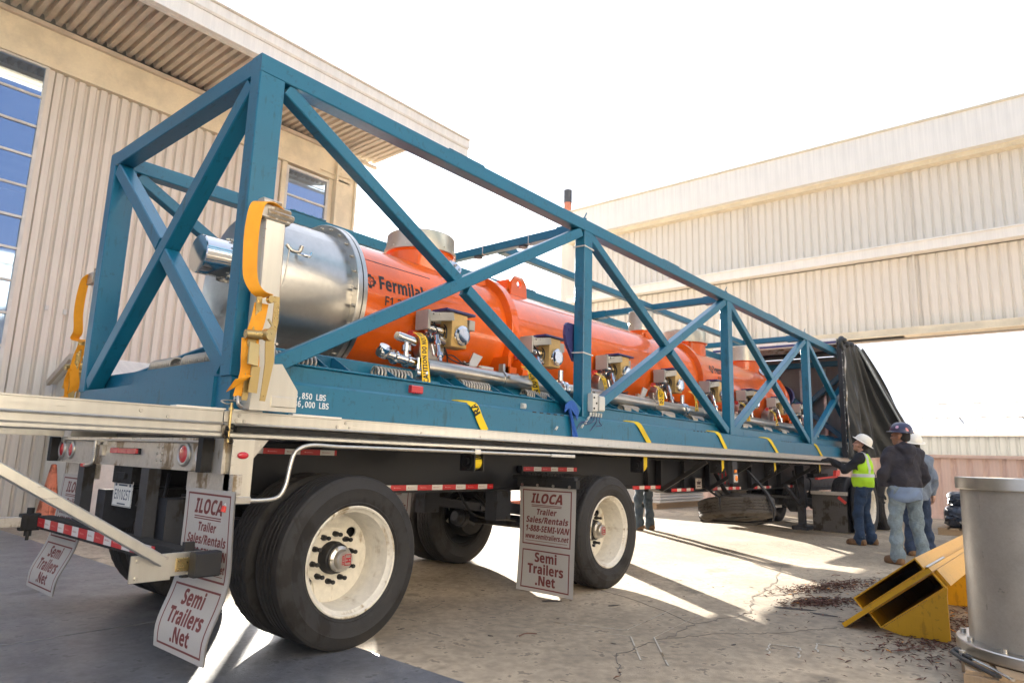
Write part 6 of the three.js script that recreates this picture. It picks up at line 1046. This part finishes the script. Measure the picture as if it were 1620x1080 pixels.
  const upF = body(up, 0.045, 0.011, 0.65);
  mesh(root, o.topName ?? 'jacket', nets((x, y, z) => Math.max(upF(x, y, z), hemY - 0.04 - y), ...bounds(up, 0.05), 0.0115), std(lin(...o.top), { roughness: 0.9, map: TX.grime, bumpMap: again(TX.lumps, 0.3), bumpScale: 0.012 }));
  if (o.shirt) { const sb = [[[J.hips[0], J.hips[1] - 0.09, J.hips[2]], [J.hips[0], J.hips[1] + 0.1, J.hips[2]], 0.153 * fat, 0.15, 1, 1.25]]; const sf = body(sb, 0.03, 0.007, 1.2); mesh(root, 'shirt_tail', nets((x, y, z) => Math.max(sf(x, y, z), J.hips[1] - 0.155 + 0.02 * Math.sin(z * 18) - y), ...bounds(sb, 0.05), 0.011), std(lin(...o.shirt), { roughness: 0.9, map: TX.grime })); }
  if (o.vest) {
    const vb = up.slice(0, 4).map((b) => [b[0], b[1], b[2] + 0.014, b[3] + 0.014, b[4], b[5]]), vf = body(vb, 0.045, 0.006, 0.7);
    const inside = (x, y, z, e = 0) => Math.max(vf(x, y, z) - e, J.hips[1] - 0.02 - y, Math.abs(z - J.hips[2]) - 0.205 + 0.09 * smooth(J.chest[1] - 0.05, J.chest[1] + 0.18, y), -(Math.hypot(x - J.neck[0] - 0.04, (y - J.neck[1] - 0.02) * 0.9, z - J.neck[2]) - 0.11));
    const B = bounds(vb, 0.06); mesh(root, 'hi_vis_vest', nets((x, y, z) => inside(x, y, z), ...B, 0.0105), std(lin(0.5, 0.85, 0.02), { roughness: 0.75, bumpMap: again(TX.lumps, 0.3), bumpScale: 0.01 }));
    const sv = M.silverTape ??= std(lin(0.62, 0.62, 0.6), { roughness: 0.45 });
    mesh(root, 'reflective_band', nets((x, y, z) => Math.max(inside(x, y, z, 0.004), Math.abs(y - J.hips[1] - 0.17) - 0.028), ...B, 0.0105), sv);
    for (const s of [1, -1]) mesh(root, 'reflective_band', nets((x, y, z) => Math.max(inside(x, y, z, 0.004), Math.abs(z - s * 0.105) - 0.026, J.hips[1] + 0.2 - y), ...B, 0.0105), sv);
  }
  // hard hat
  const hat = new THREE.Group(); hat.name = 'hard_hat'; root.add(hat); hat.position.set(...hp(-0.012, 0.055, 0)); hat.quaternion.copy(hq).multiply(new THREE.Quaternion().setFromEuler(new THREE.Euler(0, 0, o.hatTilt ?? 0.05)));
  const dome = lathe([[0.131, 0], [0.134, 0.012], [0.13, 0.04], [0.118, 0.078], [0.095, 0.11], [0.06, 0.13], [0.02, 0.137], [0, 0.137]], [0, 0, 0], [0, 1, 0], 40, 1.2); dome.scale(1.06, 1, 0.92);
  const HM = o.hatMat; mesh(hat, 'hat_shell', [dome, bar([-0.12, 0.09, 0], [0.1, 0.105, 0], 0.03, 0.06, 0.012)].slice(0, 1), HM);
  const brim = lathe([[0.125, 0.004], [0.132, 0.002], [0.168, -0.004], [0.172, 0], [0.168, 0.004], [0.134, 0.012]], [0, 0, 0], [0, 1, 0], 40, 0.8); if (o.cap) { const p = brim.attributes.position; for (let i = 0; i < p.count; i++) { const r = Math.hypot(p.getX(i), p.getZ(i)), fr = clamp(p.getX(i) / r); if (r > 0.14) { const q = lerp(0.142, r, smooth(0.2, 0.8, fr)); p.setX(i, p.getX(i) / r * q); p.setZ(i, p.getZ(i) / r * q); } } brim.computeVertexNormals(); } brim.scale(1.06, 1, 0.94);
  mesh(hat, 'hat_brim', brim, HM);
  for (const [a, e, r, m] of o.stickers ?? []) { const g = new THREE.SphereGeometry(0.1345, 20, 20, 0, Math.PI * 2, 0, r); g.scale(1.06, 1.03, 0.92); g.rotateZ(-Math.PI / 2 + e); g.rotateY(a); mesh(hat, 'sticker', g, m); }
  return root;
}
TX.jeans = tex(256, (k, i, j) => { const v = 0.72 + 0.25 * N1[((j * 2) * 512 + i * 2)] + 0.2 * (N3[(j * 2) * 512 + i * 2] - 0.5); return [v, v, v]; }, true, 0.4);
const stand = (o = {}) => ({ hips: [0, 0.95, 0], chest: [0.0, 1.28, 0], neck: [-0.02, 1.47, 0], head: [0.02, 1.625, 0], shL: [-0.01, 1.41, -0.17], shR: [-0.01, 1.41, 0.17], elL: [-0.03, 1.14, -0.235], elR: [-0.03, 1.14, 0.235], wrL: [0.05, 0.9, -0.25], wrR: [0.05, 0.9, 0.25], fgL: [0.1, -1, 0], fgR: [0.1, -1, 0], pmL: [0, 0, 1], pmR: [0, 0, -1], hipL: [0, 0.92, -0.09], hipR: [0, 0.92, 0.09], knL: [0.03, 0.5, -0.11], knR: [0.03, 0.5, 0.11], anL: [-0.02, 0.09, -0.125], anR: [-0.02, 0.09, 0.125], toeL: [0.13, 0.045, -0.15], toeR: [0.13, 0.045, 0.15], ...o });
const white = phy(lin(0.8, 0.76, 0.66), { roughness: 0.35, clearcoat: 0.3 }), navy = phy(lin(0.025, 0.028, 0.07), { roughness: 0.35, clearcoat: 0.4 });
const sticker = (r, g, b) => std(lin(r, g, b), { roughness: 0.5 });
person({ label: 'worker in a lime hi-vis vest and white hard hat reaching to the trailer rail', at: [11.95, 0, -2.7], turn: 1.55, scale: 0.955, skin: [0.5, 0.27, 0.18], trousers: [0.035, 0.07, 0.14], denim: true, top: [0.014, 0.014, 0.018], topWide: 1.0, hem: -0.02, vest: true, gloves: true, hatMat: white, hatTilt: 0.2, belt: M.blackDull, stickers: [[-2.2, 0.25, 0.22, sticker(0.1, 0.09, 0.02)]],
  j: stand({ headYaw: 0.1, headTilt: 0.38, head: [0.0, 1.62, 0], elL: [0.2, 1.2, -0.25], wrL: [0.42, 1.36, -0.24], fgL: [1, 0.12, 0.05], pmL: [0.1, -1, 0], cuL: 0.35, elR: [-0.06, 1.13, 0.23], wrR: [0.02, 0.88, 0.24], knR: [0.03, 0.5, 0.12], anR: [-0.06, 0.09, 0.13], toeR: [0.1, 0.045, 0.16], anL: [0.06, 0.09, -0.12], toeL: [0.22, 0.045, -0.14], knL: [0.08, 0.5, -0.11] }) });
person({ label: 'worker seen from behind in a dark hoodie, pale jeans and stickered dark hard hat', at: [10.02, 0, -1.78], turn: 0.75, scale: 0.985, fat: 1.1, skin: [0.3, 0.15, 0.09], trousers: [0.26, 0.33, 0.37], denim: true, top: [0.028, 0.026, 0.036], topWide: 1.12, hem: -0.06, hood: true, shirt: [0.16, 0.22, 0.34], gloves: true, hatMat: navy, cap: true, hatTilt: 0.0, stickers: [[2.6, 0.35, 0.2, sticker(0.7, 0.25, 0.25)], [-2.6, 0.3, 0.22, sticker(0.6, 0.6, 0.35)], [-2.1, 0.15, 0.24, sticker(0.5, 0.4, 0.05)], [1.6, 0.5, 0.16, sticker(0.55, 0.3, 0.4)]],
  j: stand({ headYaw: 0.55, headTilt: 0.08, shL: [-0.01, 1.41, -0.185], shR: [-0.01, 1.41, 0.185], elL: [-0.02, 1.14, -0.285], wrL: [0.07, 0.9, -0.29], elR: [0.0, 1.13, 0.28], wrR: [0.12, 0.93, 0.24], hipL: [0, 0.92, -0.1], hipR: [0, 0.92, 0.1], knL: [0.03, 0.5, -0.14], knR: [0.03, 0.5, 0.15], anL: [-0.02, 0.09, -0.16], anR: [-0.02, 0.09, 0.19], toeL: [0.13, 0.045, -0.2], toeR: [0.12, 0.045, 0.24] }) });
person({ label: 'worker in a grey blue jacket and white hard hat, half hidden behind another', at: [11.14, 0, -1.84], turn: 0.5, scale: 0.94, skin: [0.4, 0.22, 0.15], trousers: [0.035, 0.06, 0.12], denim: true, top: [0.17, 0.21, 0.28], topWide: 1.06, hem: 0.1, hatMat: white, hatTilt: 0.1,
  j: stand({ headYaw: 0.25, headTilt: 0.15 }) });
person({ label: 'person in jeans and dark boots standing beyond the trailer, legs seen under its frame', at: [10.9, 0, -6.03], turn: 1.2, scale: 0.99, skin: [0.4, 0.22, 0.15], trousers: [0.1, 0.14, 0.18], denim: true, top: [0.03, 0.035, 0.045], hem: 0.02, hatMat: white, j: stand() });
person({ label: 'person in dark blue work clothes far beyond the trailer, seen beside the spare wheel', at: [17.6, 0, -7.45], turn: 2.6, scale: 1.0, skin: [0.4, 0.22, 0.15], trousers: [0.02, 0.03, 0.08], top: [0.03, 0.04, 0.09], hem: 0.02, hatMat: white, j: stand() });
for (const m of Object.values(M)) if (m.side === undefined) m.side = THREE.FrontSide;
renderer.render(scene, camera);
